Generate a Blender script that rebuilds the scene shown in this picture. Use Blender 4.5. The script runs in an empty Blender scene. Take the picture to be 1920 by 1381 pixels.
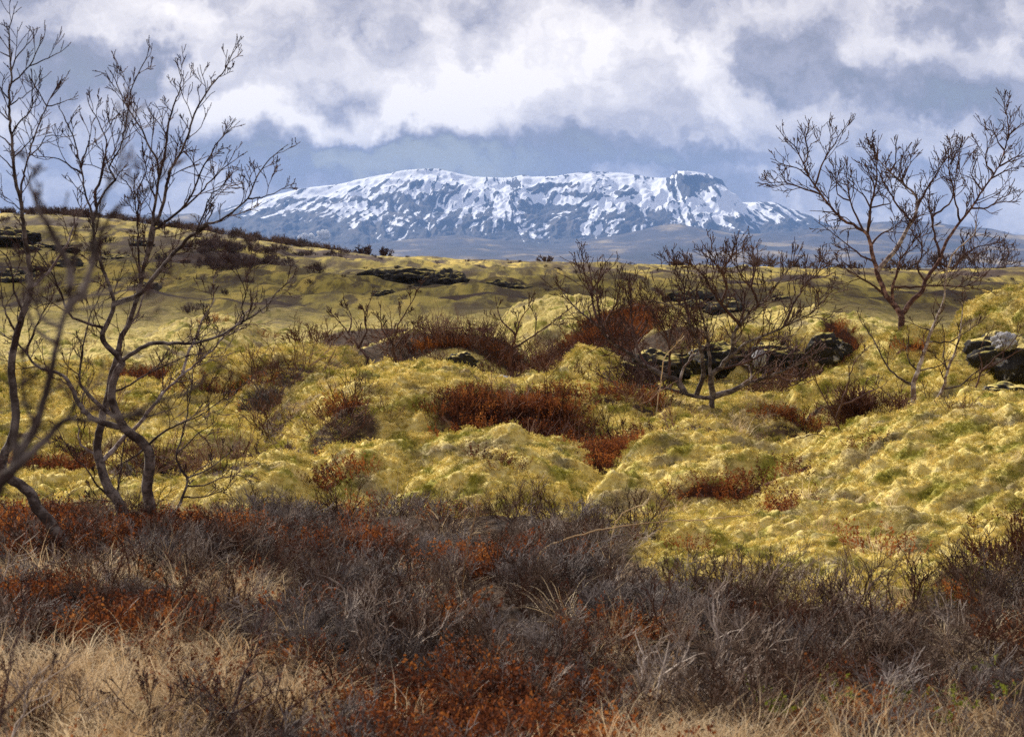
import bpy, bmesh, math, random
import numpy as np

# ------------------------------------------------------------------ basics
F = 3700.0          # focal length in photo pixels (1920 wide)
EYE = 1.7           # eye height, metres
PX0, PY0 = 960.0, 490.0   # vanishing point of the level view
rng = np.random.default_rng(7)
random.seed(7)
scene = bpy.context.scene
col = scene.collection


def W(px, py, d):
    """world point seen at photo pixel (px,py) at distance d"""
    return np.array([(px - PX0) / F * d, d, EYE - (py - PY0) / F * d])


def tag(o, label=None, cat=None, group=None, kind=None):
    if label: o['label'] = label
    if cat: o['category'] = cat
    if group: o['group'] = group
    if kind: o['kind'] = kind
    return o


def empty(name, loc, label, cat, group=None):
    o = bpy.data.objects.new(name, None)
    o.empty_display_size = 0.2
    o.location = [float(v) for v in loc]
    col.objects.link(o)
    return tag(o, label, cat, group)


def mesh_np(name, V, quads=None, tris=None, mat=None, smooth=True):
    """build a mesh from numpy arrays"""
    me = bpy.data.meshes.new(name)
    V = np.asarray(V, np.float32)
    loops, starts, totals = [], [], []
    n = 0
    if quads is not None and len(quads):
        q = np.asarray(quads, np.int32)
        loops.append(q.ravel()); starts.append(np.arange(len(q)) * 4); totals.append(np.full(len(q), 4)); n = q.size
    if tris is not None and len(tris):
        t = np.asarray(tris, np.int32)
        loops.append(t.ravel()); starts.append(n + np.arange(len(t)) * 3); totals.append(np.full(len(t), 3))
    L = np.concatenate(loops).astype(np.int32)
    S = np.concatenate(starts).astype(np.int32)
    me.vertices.add(len(V)); me.vertices.foreach_set('co', V.ravel())
    me.loops.add(len(L)); me.loops.foreach_set('vertex_index', L)
    me.polygons.add(len(S)); me.polygons.foreach_set('loop_start', S)
    me.update(calc_edges=True)
    me.validate(clean_customdata=False)
    if smooth:
        me.polygons.foreach_set('use_smooth', np.ones(len(me.polygons), bool))
    if mat: me.materials.append(mat)
    return me


def obj(name, me, parent=None, loc=None):
    o = bpy.data.objects.new(name, me)
    col.objects.link(o)
    if parent is not None: o.parent = parent
    if loc is not None: o.location = [float(v) for v in loc]
    return o


def fattr(me, name, arr):
    a = me.attributes.new(name, 'FLOAT', 'POINT')
    a.data.foreach_set('value', np.asarray(arr, np.float32).ravel())


# ------------------------------------------------------------------ noise
_p = np.random.default_rng(3).permutation(256).astype(np.int64)
PERM = np.concatenate([_p, _p, _p])
_ga = np.random.default_rng(5).uniform(0, 2 * np.pi, 256)
GX, GY = np.cos(_ga), np.sin(_ga)


def noise(x, y, seed=0):
    x = np.asarray(x, float) + seed * 17.31; y = np.asarray(y, float) + seed * 9.77
    xi = np.floor(x).astype(np.int64); yi = np.floor(y).astype(np.int64)
    xf = x - xi; yf = y - yi
    xi &= 255; yi &= 255
    u = xf * xf * xf * (xf * (xf * 6 - 15) + 10); v = yf * yf * yf * (yf * (yf * 6 - 15) + 10)
    def g(ix, iy, fx, fy):
        h = PERM[PERM[ix & 255] + (iy & 255)]
        return GX[h] * fx + GY[h] * fy
    a = g(xi, yi, xf, yf); b = g(xi + 1, yi, xf - 1, yf)
    c = g(xi, yi + 1, xf, yf - 1); d = g(xi + 1, yi + 1, xf - 1, yf - 1)
    return ((a + (b - a) * u) * (1 - v) + (c + (d - c) * u) * v) * 1.4


def fbm(x, y, octv=4, seed=0, gain=0.5):
    s = 0; a = 1.0; f = 1.0; t = 0
    for i in range(octv):
        s = s + a * noise(x * f, y * f, seed + i); t += a; a *= gain; f *= 2.03
    return s / t * 1.3


def cushions(x, y, seed=0):
    """rounded cushions with creases between them, 0..1"""
    x = np.asarray(x, float); y = np.asarray(y, float)
    xi = np.floor(x).astype(np.int64); yi = np.floor(y).astype(np.int64)
    best = np.full(x.shape, 9.0)
    for dx in (-1, 0, 1):
        for dy in (-1, 0, 1):
            cx = xi + dx; cy = yi + dy
            h = PERM[PERM[(cx + seed) & 255] + (cy & 255)]; h2 = PERM[h + 77]
            ox = cx + 0.1 + 0.8 * h / 255.0; oy = cy + 0.1 + 0.8 * h2 / 255.0
            best = np.minimum(best, (x - ox) ** 2 + (y - oy) ** 2)
    return 1 - np.clip(best, 0, 1.0)


def sstep(a, b, x):
    t = np.clip((x - a) / (b - a), 0, 1)
    return t * t * (3 - 2 * t)


# ------------------------------------------------------------------ terrain
# mounds: crest pixel, distance, radius across (px), radius along view (m), rotation
MOUNDS = []


def mound(px, py, d, rpx, ry, rot=0.0, p=1.0):
    c = W(px, py, d)
    MOUNDS.append((c[0], c[1], c[2], rpx / F * d, ry, rot, p))


mound(2140, 758, 16.0, 880, 4.6, -0.10)          # big moss bank, right foreground
mound(1500, 985, 12.6, 330, 1.9, 0.25)           # its low toe
mound(770, 690, 22.0, 310, 3.0, 0.0)             # centre mound
mound(980, 718, 22.0, 430, 2.5, 0.0)
mound(1230, 790, 20.5, 230, 1.3, 0.0)
mound(690, 842, 17.0, 140, 1.5, 0.0)
mound(930, 818, 17.2, 260, 1.9, 0.0)
mound(1290, 826, 17.0, 230, 2.3, 0.1)
mound(1490, 838, 17.0, 180, 1.6, -0.1)
mound(1180, 905, 15.2, 120, 0.9, 0.0)
mound(1440, 768, 21.0, 110, 1.0, 0.0)
mound(1560, 756, 21.5, 90, 0.8, 0.0)
mound(1330, 792, 20.0, 130, 0.9, 0.0)
mound(560, 652, 29.0, 170, 2.6, 0.0)
mound(430, 660, 29.0, 130, 2.2, 0.0)
mound(390, 600, 43.0, 150, 4.0, 0.0)
mound(250, 640, 36.0, 150, 3.0, 0.0)
mound(60, 690, 28.0, 210, 3.0, 0.0)
mound(230, 735, 24.0, 150, 1.6, 0.0)
mound(330, 800, 19.5, 200, 1.6, 0.0)
mound(80, 790, 20.0, 160, 1.7, 0.0)
mound(500, 862, 16.5, 190, 1.3, 0.0)
mound(1070, 557, 43.0, 190, 4.0, 0.0)            # back ridge
mound(1220, 585, 38.0, 180, 3.0, 0.0)
mound(1370, 600, 35.0, 230, 2.6, 0.0)
mound(1500, 582, 36.0, 180, 3.2, 0.0)
mound(1620, 596, 36.0, 130, 2.6, 0.0)
mound(1110, 655, 30.0, 90, 2.0, 0.0)
mound(1980, 532, 31.0, 240, 3.2, 0.0)            # right edge mound
mound(1840, 600, 29.0, 110, 2.0, 0.0)
mound(1720, 612, 30.8, 150, 1.5, 0.0)            # foot of the spreading birch
mound(1335, 772, 22.0, 90, 0.8, 0.0)
mound(1640, 690, 25.5, 180, 1.7, 0.0)
mound(1760, 684, 25.0, 150, 1.6, 0.0)
mound(1850, 742, 21.5, 150, 1.2, 0.0)
mound(830, 620, 36.0, 200, 2.4, 0.0)
mound(620, 528, 78.0, 95, 7.0, 0.0)              # green knoll mid distance
mound(770, 522, 92.0, 120, 7.0, 0.0)
mound(940, 532, 85.0, 70, 5.0, 0.0)
mound(300, 470, 105.0, 260, 12.0, 0.0)
mound(60, 432, 112.0, 160, 12.0, 0.0)

CREST_PX = [-900, -200, 0, 100, 200, 300, 380, 450, 560, 640, 720, 850, 1000, 1250, 1500, 1700, 1920, 2800]
CREST_PY = [380, 396, 411, 414, 421, 436, 446, 457, 473, 482, 490, 495, 501, 507, 513, 515, 512, 508]


def crest_z(t):
    py = np.interp(PX0 + np.clip(t, -0.6, 0.6) * F, CREST_PX, CREST_PY)
    return EYE - (py - PY0) / F * 150.0


def terrain(x, y, detail=True):
    x = np.asarray(x, float); y = np.asarray(y, float)
    yy = np.maximum(y, 3.0)
    t = x / yy
    base = 0.05 * fbm(x / 3.1, y / 3.1, 3, 11) - 0.26 * sstep(12.8, 14.5, y) * (1 - sstep(38, 46, y))
    w = sstep(45, 150, y) * (1 - sstep(150, 420, y))
    far = np.where(y > 150, crest_z(t) - np.clip((y - 150) * 0.05, 0, 24), base * 0)
    z = base + np.where(y <= 150, crest_z(t) * sstep(48, 150, y) ** 1.25, far)
    mid = sstep(38, 60, y)
    z = z + mid * (0.45 * fbm(x / 9, y / 12, 3, 21) + 0.55 * np.abs(fbm(x / 5.0, y / 9.0, 3, 31))) * (1 - sstep(110, 150, y) * 0.55)
    wx = x + 0.18 * fbm(x / 1.3, y / 1.3, 2, 41) * np.clip(y / 20, 0.5, 3)
    wy = y + 0.24 * fbm(x / 1.3, y / 1.3, 2, 51) * np.clip(y / 20, 0.5, 3)
    for (cx, cy, cz, rx, ry, rot, p) in MOUNDS:
        dx = wx - cx; dy = wy - cy
        c, s = math.cos(rot), math.sin(rot)
        a = (dx * c + dy * s) / rx; b = (-dx * s + dy * c) / ry
        q = a * a + b * b
        bz = -0.45 if cy < 60 else cz - 1.6
        D = bz + (cz - bz) * (1 - q ** 1.35)
        D = np.where(q < 4, D, -99)
        k = 0.06 if cy < 60 else 0.25
        e = np.clip(0.5 + 0.5 * (D - z) / k, 0, 1)
        z = np.where(D > z - k, z + (D - z) * e + k * e * (1 - e), z)
    return z


def hit(px, py, dmin=5.0, dmax=160.0):
    d = np.geomspace(dmin, dmax, 900)
    X = (px - PX0) / F * d; Z = EYE - (py - PY0) / F * d
    h = terrain(X, d)
    i = np.argmax(h > Z) if np.any(h > Z) else len(d) - 1
    return np.array([X[i], d[i], h[i]])


# ------------------------------------------------------------------ zones
# (kind, px, py, rx px, ry px): patches of ground cover, found on the ground where the photo shows them
PATCH = {'rust': [(960, 808, 160, 13), (1130, 858, 62, 36), (1400, 925, 185, 17), (650, 768, 36, 22), (1640, 832, 72, 26),
                  (880, 612, 70, 14), (1110, 645, 130, 34), (760, 672, 70, 14), (1190, 755, 100, 10), (1490, 790, 70, 14),
                  (1590, 660, 50, 26), (1710, 655, 50, 8), (300, 712, 130, 9), (430, 742, 110, 10), (60, 1005, 120, 32),
                  (260, 1020, 130, 26), (440, 1020, 80, 26), (250, 1195, 150, 52), (850, 1325, 280, 66), (850, 1440, 290, 110), (1650, 1378, 160, 14),
                  (640, 1040, 110, 26), (90, 1130, 80, 24), (930, 1075, 90, 14), (100, 880, 90, 8),
                  (640, 900, 60, 6), (1060, 745, 60, 10), (900, 660, 130, 26)],
         'brown': [(850, 640, 260, 36), (520, 705, 95, 40), (500, 822, 80, 30), (700, 640, 110, 25), (1100, 1000, 130, 40),
                   (1660, 850, 60, 20), (1180, 765, 90, 12), (1760, 600, 120, 20), (1600, 770, 130, 16), (250, 890, 230, 26),
                   (1480, 810, 90, 8), (1200, 690, 160, 34), (1420, 680, 180, 30), (1900, 705, 60, 20), (1340, 806, 160, 9), (1780, 785, 130, 14), (640, 835, 80, 9), (560, 790, 90, 10), (330, 845, 120, 9), (200, 772, 140, 9), (100, 832, 100, 8), (430, 882, 120, 8), (1050, 780, 60, 8)],
         'grass': [(120, 1290, 330, 100), (470, 1330, 190, 60), (1450, 1372, 500, 22), (600, 742, 70, 18), (150, 1090, 170, 22),
                   (1350, 775, 110, 22), (900, 720, 60, 10), (1250, 950, 120, 10), (440, 1120, 140, 24), (700, 1378, 180, 20), (60, 1330, 260, 60), (330, 1255, 120, 30), (1750, 1372, 260, 22), (130, 1440, 280, 110), (1500, 1450, 560, 90)],
         'farbrown': [(480, 505, 90, 14), (420, 490, 70, 14), (700, 498, 160, 7), (1500, 535, 130, 6), (1100, 512, 120, 4),
                      (250, 560, 140, 6), (350, 500, 50, 18), (1800, 525, 160, 6), (900, 508, 120, 4), (560, 490, 110, 7),
                      (1320, 520, 160, 4), (60, 520, 120, 6), (480, 585, 130, 5), (900, 570, 140, 5), (1400, 545, 150, 5)]}
# front edge of the dark dwarf-birch heath (photo pixels), everything nearer is heath
EDGE_PX = [-600, 0, 330, 480, 640, 860, 1000, 1100, 1205, 1240, 1400, 1600, 1920, 2600]
EDGE_PY = [930, 935, 970, 965, 945, 935, 970, 1005, 1045, 1085, 1112, 1115, 1110, 1105]
EDGE_D = [1.7 * F / (v - PY0) for v in EDGE_PY]
_ell = {}
for k_, lst in PATCH.items():
    out = []
    for (px, py, rx, ry) in lst:
        c = hit(px, py); n = hit(px, py + ry); f_ = hit(px, py - ry)
        ry = ry * 0.6
        ryw = 0.6 * max(0.12, 0.5 * abs(f_[1] - n[1])) if abs(f_[1] - c[1]) < 4 * abs(c[1] - n[1]) + 0.5 else max(0.15, abs(c[1] - n[1]))
        out.append((c[0], c[1], rx / F * c[1], min(ryw, 4 + 0.2 * c[1])))
    _ell[k_] = out


def zone(kind, x, y):
    m = np.full(np.shape(x), -0.05 if kind in ('rust', 'brown') else 0.0)
    n = 0.7 * fbm(x / 0.8, y / 1.1, 3, 61) + 0.4 * fbm(x / 0.2, y / 0.25, 2, 71)
    sc = np.clip(y / 60.0, 0, 1)
    n = n * (1 - sc) + sc * 0.8 * fbm(x / 5, y / 7, 3, 81)
    for (cx, cy, rx, ry) in _ell[kind]:
        q = ((x - cx) / rx) ** 2 + ((y - cy) / ry) ** 2
        m = np.maximum(m, 1.0 - q)
    if kind in ('rust', 'brown'):      # the big bank at right is clean moss
        (cx, cy, cz, rx, ry, rot, p_) = MOUNDS[0]
        m = m - 0.8 * sstep(0.62, 0.40, ((x - cx) / rx) ** 2 + ((y - cy) / ry) ** 2) * (y < 17.5)
    return sstep(0.10, 0.45, m + n * 0.6)


def heath(x, y):
    t = x / np.maximum(y, 1.0)
    e = np.interp(PX0 + t * F, EDGE_PX, EDGE_D)
    return sstep(-0.35, 0.35, (e - y) + 0.8 * fbm(x / 0.8, y / 0.8, 3, 91))


# ------------------------------------------------------------------ materials
def newmat(name):
    m = bpy.data.materials.new(name); m.use_nodes = True
    nt = m.node_tree
    b = nt.nodes['Principled BSDF']
    b.inputs['Roughness'].default_value = 0.9
    b.inputs['Specular IOR Level'].default_value = 0.15
    return m, nt, b


class NT:
    """small node helper"""
    def __init__(s, nt): s.nt = nt
    def n(s, typ, **kw):
        o = s.nt.nodes.new(typ)
        for k, v in kw.items(): setattr(o, k, v)
        return o
    def link(s, a, b): s.nt.links.new(a, b)
    def val(s, sock, v):
        if isinstance(v, bpy.types.NodeSocket): s.nt.links.new(v, sock)
        else: sock.default_value = v
    def math(s, op, a, b=0.0, clamp=False):
        o = s.n('ShaderNodeMath', operation=op, use_clamp=clamp); s.val(o.inputs[0], a); s.val(o.inputs[1], b); return o.outputs[0]
    def pos(s):
        return s.n('ShaderNodeNewGeometry').outputs['Position']
    def noise(s, vec, scale, detail=4.0, rough=0.55, dist=0.0, dim='3D'):
        o = s.n('ShaderNodeTexNoise', noise_dimensions=dim); s.val(o.inputs['Vector'], vec); o.inputs['Scale'].default_value = scale
        o.inputs['Detail'].default_value = detail; o.inputs['Roughness'].default_value = rough; o.inputs['Distortion'].default_value = dist
        return o.outputs['Fac']
    def ramp(s, fac, stops, interp='LINEAR'):
        o = s.n('ShaderNodeValToRGB'); r = o.color_ramp; r.interpolation = interp
        while len(r.elements) < len(stops): r.elements.new(0.5)
        for e, (p, c) in zip(r.elements, stops):
            e.position = p
            e.color = (c, c, c, 1) if isinstance(c, (int, float)) else (*c, 1)
        s.val(o.inputs['Fac'], fac); return o.outputs['Color']
    def mix(s, fac, a, b):
        o = s.n('ShaderNodeMix', data_type='RGBA'); s.val(o.inputs[0], fac)
        for k, v in ((6, a), (7, b)):
            if isinstance(v, tuple) and len(v) == 3: v = (*v, 1)
            s.val(o.inputs[k], v)
        return o.outputs[2]
    def attr(s, name):
        return s.n('ShaderNodeAttribute', attribute_name=name).outputs['Fac']
    def mapr(s, v, a, b, c=0.0, d=1.0):
        o = s.n('ShaderNodeMapRange', interpolation_type='SMOOTHSTEP'); s.val(o.inputs['Value'], v)
        o.inputs['From Min'].default_value = a; o.inputs['From Max'].default_value = b
        o.inputs['To Min'].default_value = c; o.inputs['To Max'].default_value = d
        return o.outputs[0]


def moss_colour(T):
    p = T.pos()
    n1 = T.noise(p, 0.9, 4); n2 = T.noise(p, 3.6, 4); n3 = T.noise(p, 22, 3)
    straw = T.ramp(n3, [(0.25, (0.44, 0.31, 0.085)), (0.5, (0.77, 0.605, 0.18)), (0.8, (0.88, 0.75, 0.36))])
    olive = T.ramp(n3, [(0.25, (0.17, 0.155, 0.022)), (0.8, (0.50, 0.44, 0.075))])
    grey = T.ramp(n3, [(0.25, (0.13, 0.10, 0.055)), (0.8, (0.46, 0.37, 0.21))])
    c = T.mix(T.mapr(n2, 0.49, 0.63), straw, olive)
    c = T.mix(T.mapr(T.noise(p, 1.9, 5), 0.52, 0.66, 0, 0.8), c, grey)
    c = T.mix(T.mapr(n1, 0.58, 0.72, 0, 0.5), c, olive)
    return c


def ground_material():
    m, nt, b = newmat('tundra_ground'); T = NT(nt)
    p = T.pos()
    moss = moss_colour(T)
    sep = T.n('ShaderNodeSeparateXYZ'); T.link(p, sep.inputs[0])
    # far moss: larger patches, more olive and rusty brown
    mp = T.n('ShaderNodeMapping'); mp.inputs['Scale'].default_value = (1, 0.16, 1); T.link(p, mp.inputs['Vector'])
    f1 = T.noise(mp.outputs[0], 0.33, 6, 0.62); f2 = T.noise(mp.outputs[0], 1.1, 5)
    farc = T.ramp(f1, [(0.40, (0.075, 0.048, 0.030)), (0.465, (0.19, 0.14, 0.045)), (0.53, (0.36, 0.285, 0.062)), (0.62, (0.60, 0.44, 0.10))])
    farc = T.mix(T.mapr(f2, 0.54, 0.62, 0, 0.85), farc, (0.075, 0.05, 0.032))
    mp3 = T.n('ShaderNodeMapping'); mp3.inputs['Scale'].default_value = (2.6, 0.30, 1); T.link(p, mp3.inputs['Vector'])
    farc = T.mix(T.mapr(T.noise(mp3.outputs[0], 1.0, 5, 0.65), 0.50, 0.60, 0, 0.7), farc, (0.10, 0.075, 0.032))
    c = T.mix(T.mapr(sep.outputs['Y'], 40, 60), moss, farc)
    plain = T.mix(T.noise(p, 0.004, 5), (0.10, 0.075, 0.04), (0.22, 0.18, 0.08))
    c = T.mix(T.mapr(sep.outputs['Y'], 160, 420), c, plain)
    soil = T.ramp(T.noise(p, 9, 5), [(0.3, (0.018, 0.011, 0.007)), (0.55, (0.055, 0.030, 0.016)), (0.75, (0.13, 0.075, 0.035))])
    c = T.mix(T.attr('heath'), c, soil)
    rust = T.ramp(T.noise(p, 14, 4), [(0.3, (0.03, 0.012, 0.007)), (0.7, (0.13, 0.045, 0.018))])
    c = T.mix(T.attr('rust'), c, rust)
    br = T.ramp(T.noise(p, 11, 4), [(0.3, (0.03, 0.019, 0.013)), (0.7, (0.14, 0.088, 0.05))])
    c = T.mix(T.attr('brown'), c, br)
    fb = T.ramp(T.noise(p, 0.9, 5), [(0.3, (0.035, 0.022, 0.02)), (0.7, (0.10, 0.062, 0.042))])
    c = T.mix(T.attr('farbrown'), c, fb)
    gr = T.ramp(T.noise(p, 30, 3), [(0.3, (0.16, 0.105, 0.045)), (0.7, (0.50, 0.37, 0.19))])
    c = T.mix(T.math('MULTIPLY', T.attr('grass'), 0.8), c, gr)
    T.link(c, b.inputs['Base Color'])
    bump = T.n('ShaderNodeBump'); bump.inputs['Strength'].default_value = 0.9; bump.inputs['Distance'].default_value = 0.025
    T.link(T.noise(p, 38, 4, 0.7), bump.inputs['Height'])
    T.link(bump.outputs[0], b.inputs['Normal'])
    return m


def simple_mat(name, stops, scale, detail=3, rough=0.85, rand=0.0, trans=0.0):
    m, nt, b = newmat(name); T = NT(nt)
    n = T.noise(T.pos(), scale, detail)
    if rand:
        oi = T.n('ShaderNodeObjectInfo').outputs['Random']
        n = T.math('ADD', n, T.math('MULTIPLY', T.math('SUBTRACT', oi, 0.5), rand))
    T.link(T.ramp(n, stops), b.inputs['Base Color'])
    b.inputs['Roughness'].default_value = rough
    if trans:
        b.inputs['Subsurface Weight'].default_value = 0
    return m


M = {}
def thin(m, f, sat=1.0):
    """thin leaves and blades let some light through"""
    nt = m.node_tree; b = nt.nodes['Principled BSDF']; out = [n for n in nt.nodes if n.type == 'OUTPUT_MATERIAL'][0]
    src = b.inputs['Base Color'].links[0].from_socket
    tr = nt.nodes.new('ShaderNodeBsdfTranslucent'); mx = nt.nodes.new('ShaderNodeMixShader'); mx.inputs[0].default_value = f
    nt.links.new(src, tr.inputs['Color']); nt.links.new(b.outputs[0], mx.inputs[1]); nt.links.new(tr.outputs[0], mx.inputs[2]); nt.links.new(mx.outputs[0], out.inputs['Surface'])


M['ground'] = ground_material()
m, nt, b = newmat('moss'); T = NT(nt); mc_ = moss_colour(T)
rnd_ = T.n('ShaderNodeObjectInfo').outputs['Random']
tone_ = T.ramp(rnd_, [(0.0, (0.52, 0.54, 0.36)), (0.3, (0.82, 0.85, 0.66)), (0.6, (1.0, 1.0, 1.0)), (1.0, (1.18, 1.16, 1.22))])
mm_ = T.n('ShaderNodeMix', data_type='RGBA', blend_type='MULTIPLY'); mm_.inputs[0].default_value = 1.0
T.link(mc_, mm_.inputs[6]); T.link(tone_, mm_.inputs[7])
T.link(mm_.outputs[2], b.inputs['Base Color']); M['moss'] = m
M['twig'] = simple_mat('dark_twig', [(0.3, (0.042, 0.022, 0.018)), (0.6, (0.11, 0.060, 0.050)), (0.8, (0.22, 0.155, 0.13))], 6, rand=0.0)
M['heath_twig'] = simple_mat('dwarf_birch_twig', [(0.2, (0.11, 0.038, 0.017)), (0.40, (0.055, 0.030, 0.018)), (0.54, (0.12, 0.072, 0.047)), (0.70, (0.25, 0.18, 0.13)), (0.88, (0.55, 0.46, 0.38))], 5, rand=0.5)
M['red_stem'] = simple_mat('red_brown_stem', [(0.3, (0.055, 0.020, 0.012)), (0.55, (0.14, 0.062, 0.038)), (0.8, (0.32, 0.20, 0.14))], 2, rand=0.4)
M['grey_twig'] = simple_mat('grey_twig', [(0.3, (0.08, 0.062, 0.055)), (0.7, (0.30, 0.25, 0.22))], 8, rand=0.3)
M['rust_leaf'] = simple_mat('rust_leaf', [(0.2, (0.035, 0.014, 0.009)), (0.42, (0.10, 0.032, 0.015)), (0.6, (0.23, 0.065, 0.018)), (0.82, (0.40, 0.15, 0.035))], 5, rand=0.45)
M['straw'] = simple_mat('dry_grass', [(0.25, (0.34, 0.20, 0.085)), (0.5, (0.66, 0.48, 0.27)), (0.8, (0.85, 0.72, 0.50))], 4, rand=0.4)
M['far_scrub'] = simple_mat('far_scrub_twig', [(0.3, (0.06, 0.038, 0.036)), (0.7, (0.17, 0.115, 0.10))], 0.4, rand=0.3)
M['green_leaf'] = simple_mat('green_leaf', [(0.3, (0.09, 0.11, 0.012)), (0.7, (0.25, 0.27, 0.035))], 9, rand=0.3)


thin(M['moss'], 0.2); thin(M['straw'], 0.4); thin(M['rust_leaf'], 0.4); thin(M['green_leaf'], 0.4)


def bark(name, pale, dark, bias):
    m, nt, b = newmat(name); T = NT(nt)
    tc = T.pos()
    mp = T.n('ShaderNodeMapping'); mp.inputs['Scale'].default_value = (1, 1, 1.3); T.link(tc, mp.inputs['Vector'])
    n = T.noise(mp.outputs[0], 9, 5, 0.65)
    c = T.mix(T.mapr(n, bias - 0.10, bias + 0.12), dark, pale)
    fine = T.noise(mp.outputs[0], 60, 3)
    c = T.mix(T.mapr(fine, 0.56, 0.70, 0, 0.8), c, tuple(v * 0.35 for v in dark))
    T.link(c, b.inputs['Base Color'])
    bp = T.n('ShaderNodeBump'); bp.inputs['Distance'].default_value = 0.006; T.link(n, bp.inputs['Height']); T.link(bp.outputs[0], b.inputs['Normal'])
    return m


M['bark_grey'] = bark('grey_birch_bark', (0.25, 0.205, 0.175), (0.060, 0.042, 0.034), 0.52)
M['bark_pale'] = bark('pale_birch_bark', (0.50, 0.43, 0.39), (0.16, 0.105, 0.085), 0.50)
M['bark_red'] = bark('red_birch_bark', (0.34, 0.20, 0.15), (0.075, 0.036, 0.030), 0.55)


def rock_mat(name, lichen, mosscap):
    m, nt, b = newmat(name); T = NT(nt); p = T.pos()
    n = T.noise(p, 4, 6, 0.65)
    c = T.ramp(n, [(0.3, (0.012, 0.011, 0.011)), (0.55, (0.045, 0.040, 0.037)), (0.75, (0.11, 0.10, 0.09))])
    c = T.mix(T.mapr(T.noise(p, 2.6, 5, 0.6, 0.6), 0.60 - lichen, 0.65 - lichen), c, T.ramp(T.noise(p, 16, 4), [(0.3, (0.22, 0.21, 0.21)), (0.7, (0.55, 0.54, 0.55))]))
    g = T.n('ShaderNodeNewGeometry'); sp = T.n('ShaderNodeSeparateXYZ'); T.link(g.outputs['Normal'], sp.inputs[0])
    up = T.math('ADD', sp.outputs['Z'], T.math('MULTIPLY', T.math('SUBTRACT', T.noise(p, 5, 4), 0.5), 1.2))
    c = T.mix(T.mapr(up, 1.0 - mosscap, 1.25 - mosscap), c, moss_colour(T))
    T.link(c, b.inputs['Base Color'])
    bp = T.n('ShaderNodeBump'); bp.inputs['Distance'].default_value = 0.05; T.link(T.noise(p, 12, 6, 0.7), bp.inputs['Height']); T.link(bp.outputs[0], b.inputs['Normal'])
    return m


M['rock'] = rock_mat('lava_rock', -0.02, 0.34)
M['rock_lichen'] = rock_mat('lichen_rock', 0.02, 0.30)
M['rock_far'] = rock_mat('far_lava', -0.1, 0.16)
M['stone'] = rock_mat('pale_stone', 0.3, -0.3)

# ------------------------------------------------------------------ ground sheet
ta = np.arange(-0.36, 0.3601, 0.00065)
offs = np.array([0.3, 0.8, 1.6, 3.0, 6.0, 12, 30, 80, 250, 800, 2000])
tc_ = np.concatenate([np.full(11, ta[0]), ta, np.full(11, ta[-1])])
xoff = np.concatenate([-offs[::-1], ta * 0, offs])
ys = [-80, -40, -20, -10, -5, -2, 0, 1, 2, 3, 4, 4.7, 5.3]
yv = 5.8
while yv < 46: ys.append(yv); yv *= 1.0019
while yv < 170: ys.append(yv); yv *= 1.0042
while yv < 600: ys.append(yv); yv *= 1.03
while yv < 18000: ys.append(yv); yv *= 1.18
ys.append(19000.0)
ys = np.array(ys)
YY, TT = np.meshgrid(ys, tc_, indexing='ij')
XX = TT * np.maximum(YY, 3.0) + xoff[None, :]
ZZ = terrain(XX, YY)
hz = heath(XX, YY); hz[YY > 40] = 0
rz = zone('rust', XX, YY) * (YY < 46)
bz_ = zone('brown', XX, YY) * (YY < 46)
gz = zone('grass', XX, YY) * (YY < 46)
fz = zone('farbrown', XX, YY) * (YY > 44)
soft = np.clip(hz + rz + bz_, 0, 1)
mossw = 1 - soft
near = (YY < 60) & (YY > 5.5)
amp = 1 - sstep(40, 60, YY)
wxx = XX + 0.05 * noise(XX / 0.21, YY / 0.21, 5); wyy = YY + 0.05 * noise(XX / 0.21, YY / 0.21, 6)
wxx = wxx + 0.18 * noise(XX / 0.5, YY / 0.5, 7); wyy = wyy + 0.18 * noise(XX / 0.5, YY / 0.5, 8)
d1 = np.sqrt(cushions(wxx / 0.40, wyy / 0.33, 3)); d2 = cushions(wxx / 0.14, wyy / 0.11, 9)
bil = np.abs(fbm(XX / 1.3 + 0.2 * YY, YY / 0.85, 3, 15)); bil2 = np.abs(fbm(XX / 0.62 + 0.3 * noise(XX, YY, 71), YY / 0.34 + 0.25 * noise(XX / .8, YY / .8, 72), 3, 18))
patchy = sstep(-0.3, 0.4, fbm(XX / 1.1, YY / 1.1, 2, 35))
disp = 0.035 * patchy * (d1 - 0.75) + 0.034 * (d2 - 0.7) + 0.14 * (np.sqrt(bil * bil + 0.01) - 0.27) + 0.20 * (np.sqrt(bil2 * bil2 + 0.01) - 0.27) + 0.030 * fbm(XX / 0.09, YY / 0.08, 2, 25)
ZZ = ZZ + np.where(near, disp * amp * (0.35 + 0.65 * mossw), 0)
mf = sstep(40, 60, YY) * (YY < 170)
ZZ = ZZ + mf * (0.28 * np.sqrt(cushions(XX / 1.3 + 0.3 * noise(XX, YY, 3), YY / 1.5, 31)) + 0.06 * cushions(XX / 0.5, YY / 0.6, 33))
nr, nc = YY.shape
idx = np.arange(nr * nc).reshape(nr, nc)
Q = np.stack([idx[:-1, :-1], idx[:-1, 1:], idx[1:, 1:], idx[1:, :-1]], -1).reshape(-1, 4)
me = mesh_np('ground', np.stack([XX, YY, ZZ], -1).reshape(-1, 3), quads=Q, mat=M['ground'])
for nm, a in (('heath', hz), ('rust', rz), ('brown', bz_), ('grass', gz), ('farbrown', fz)): fattr(me, nm, a)
tag(obj('ground', me), kind='structure')

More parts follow.
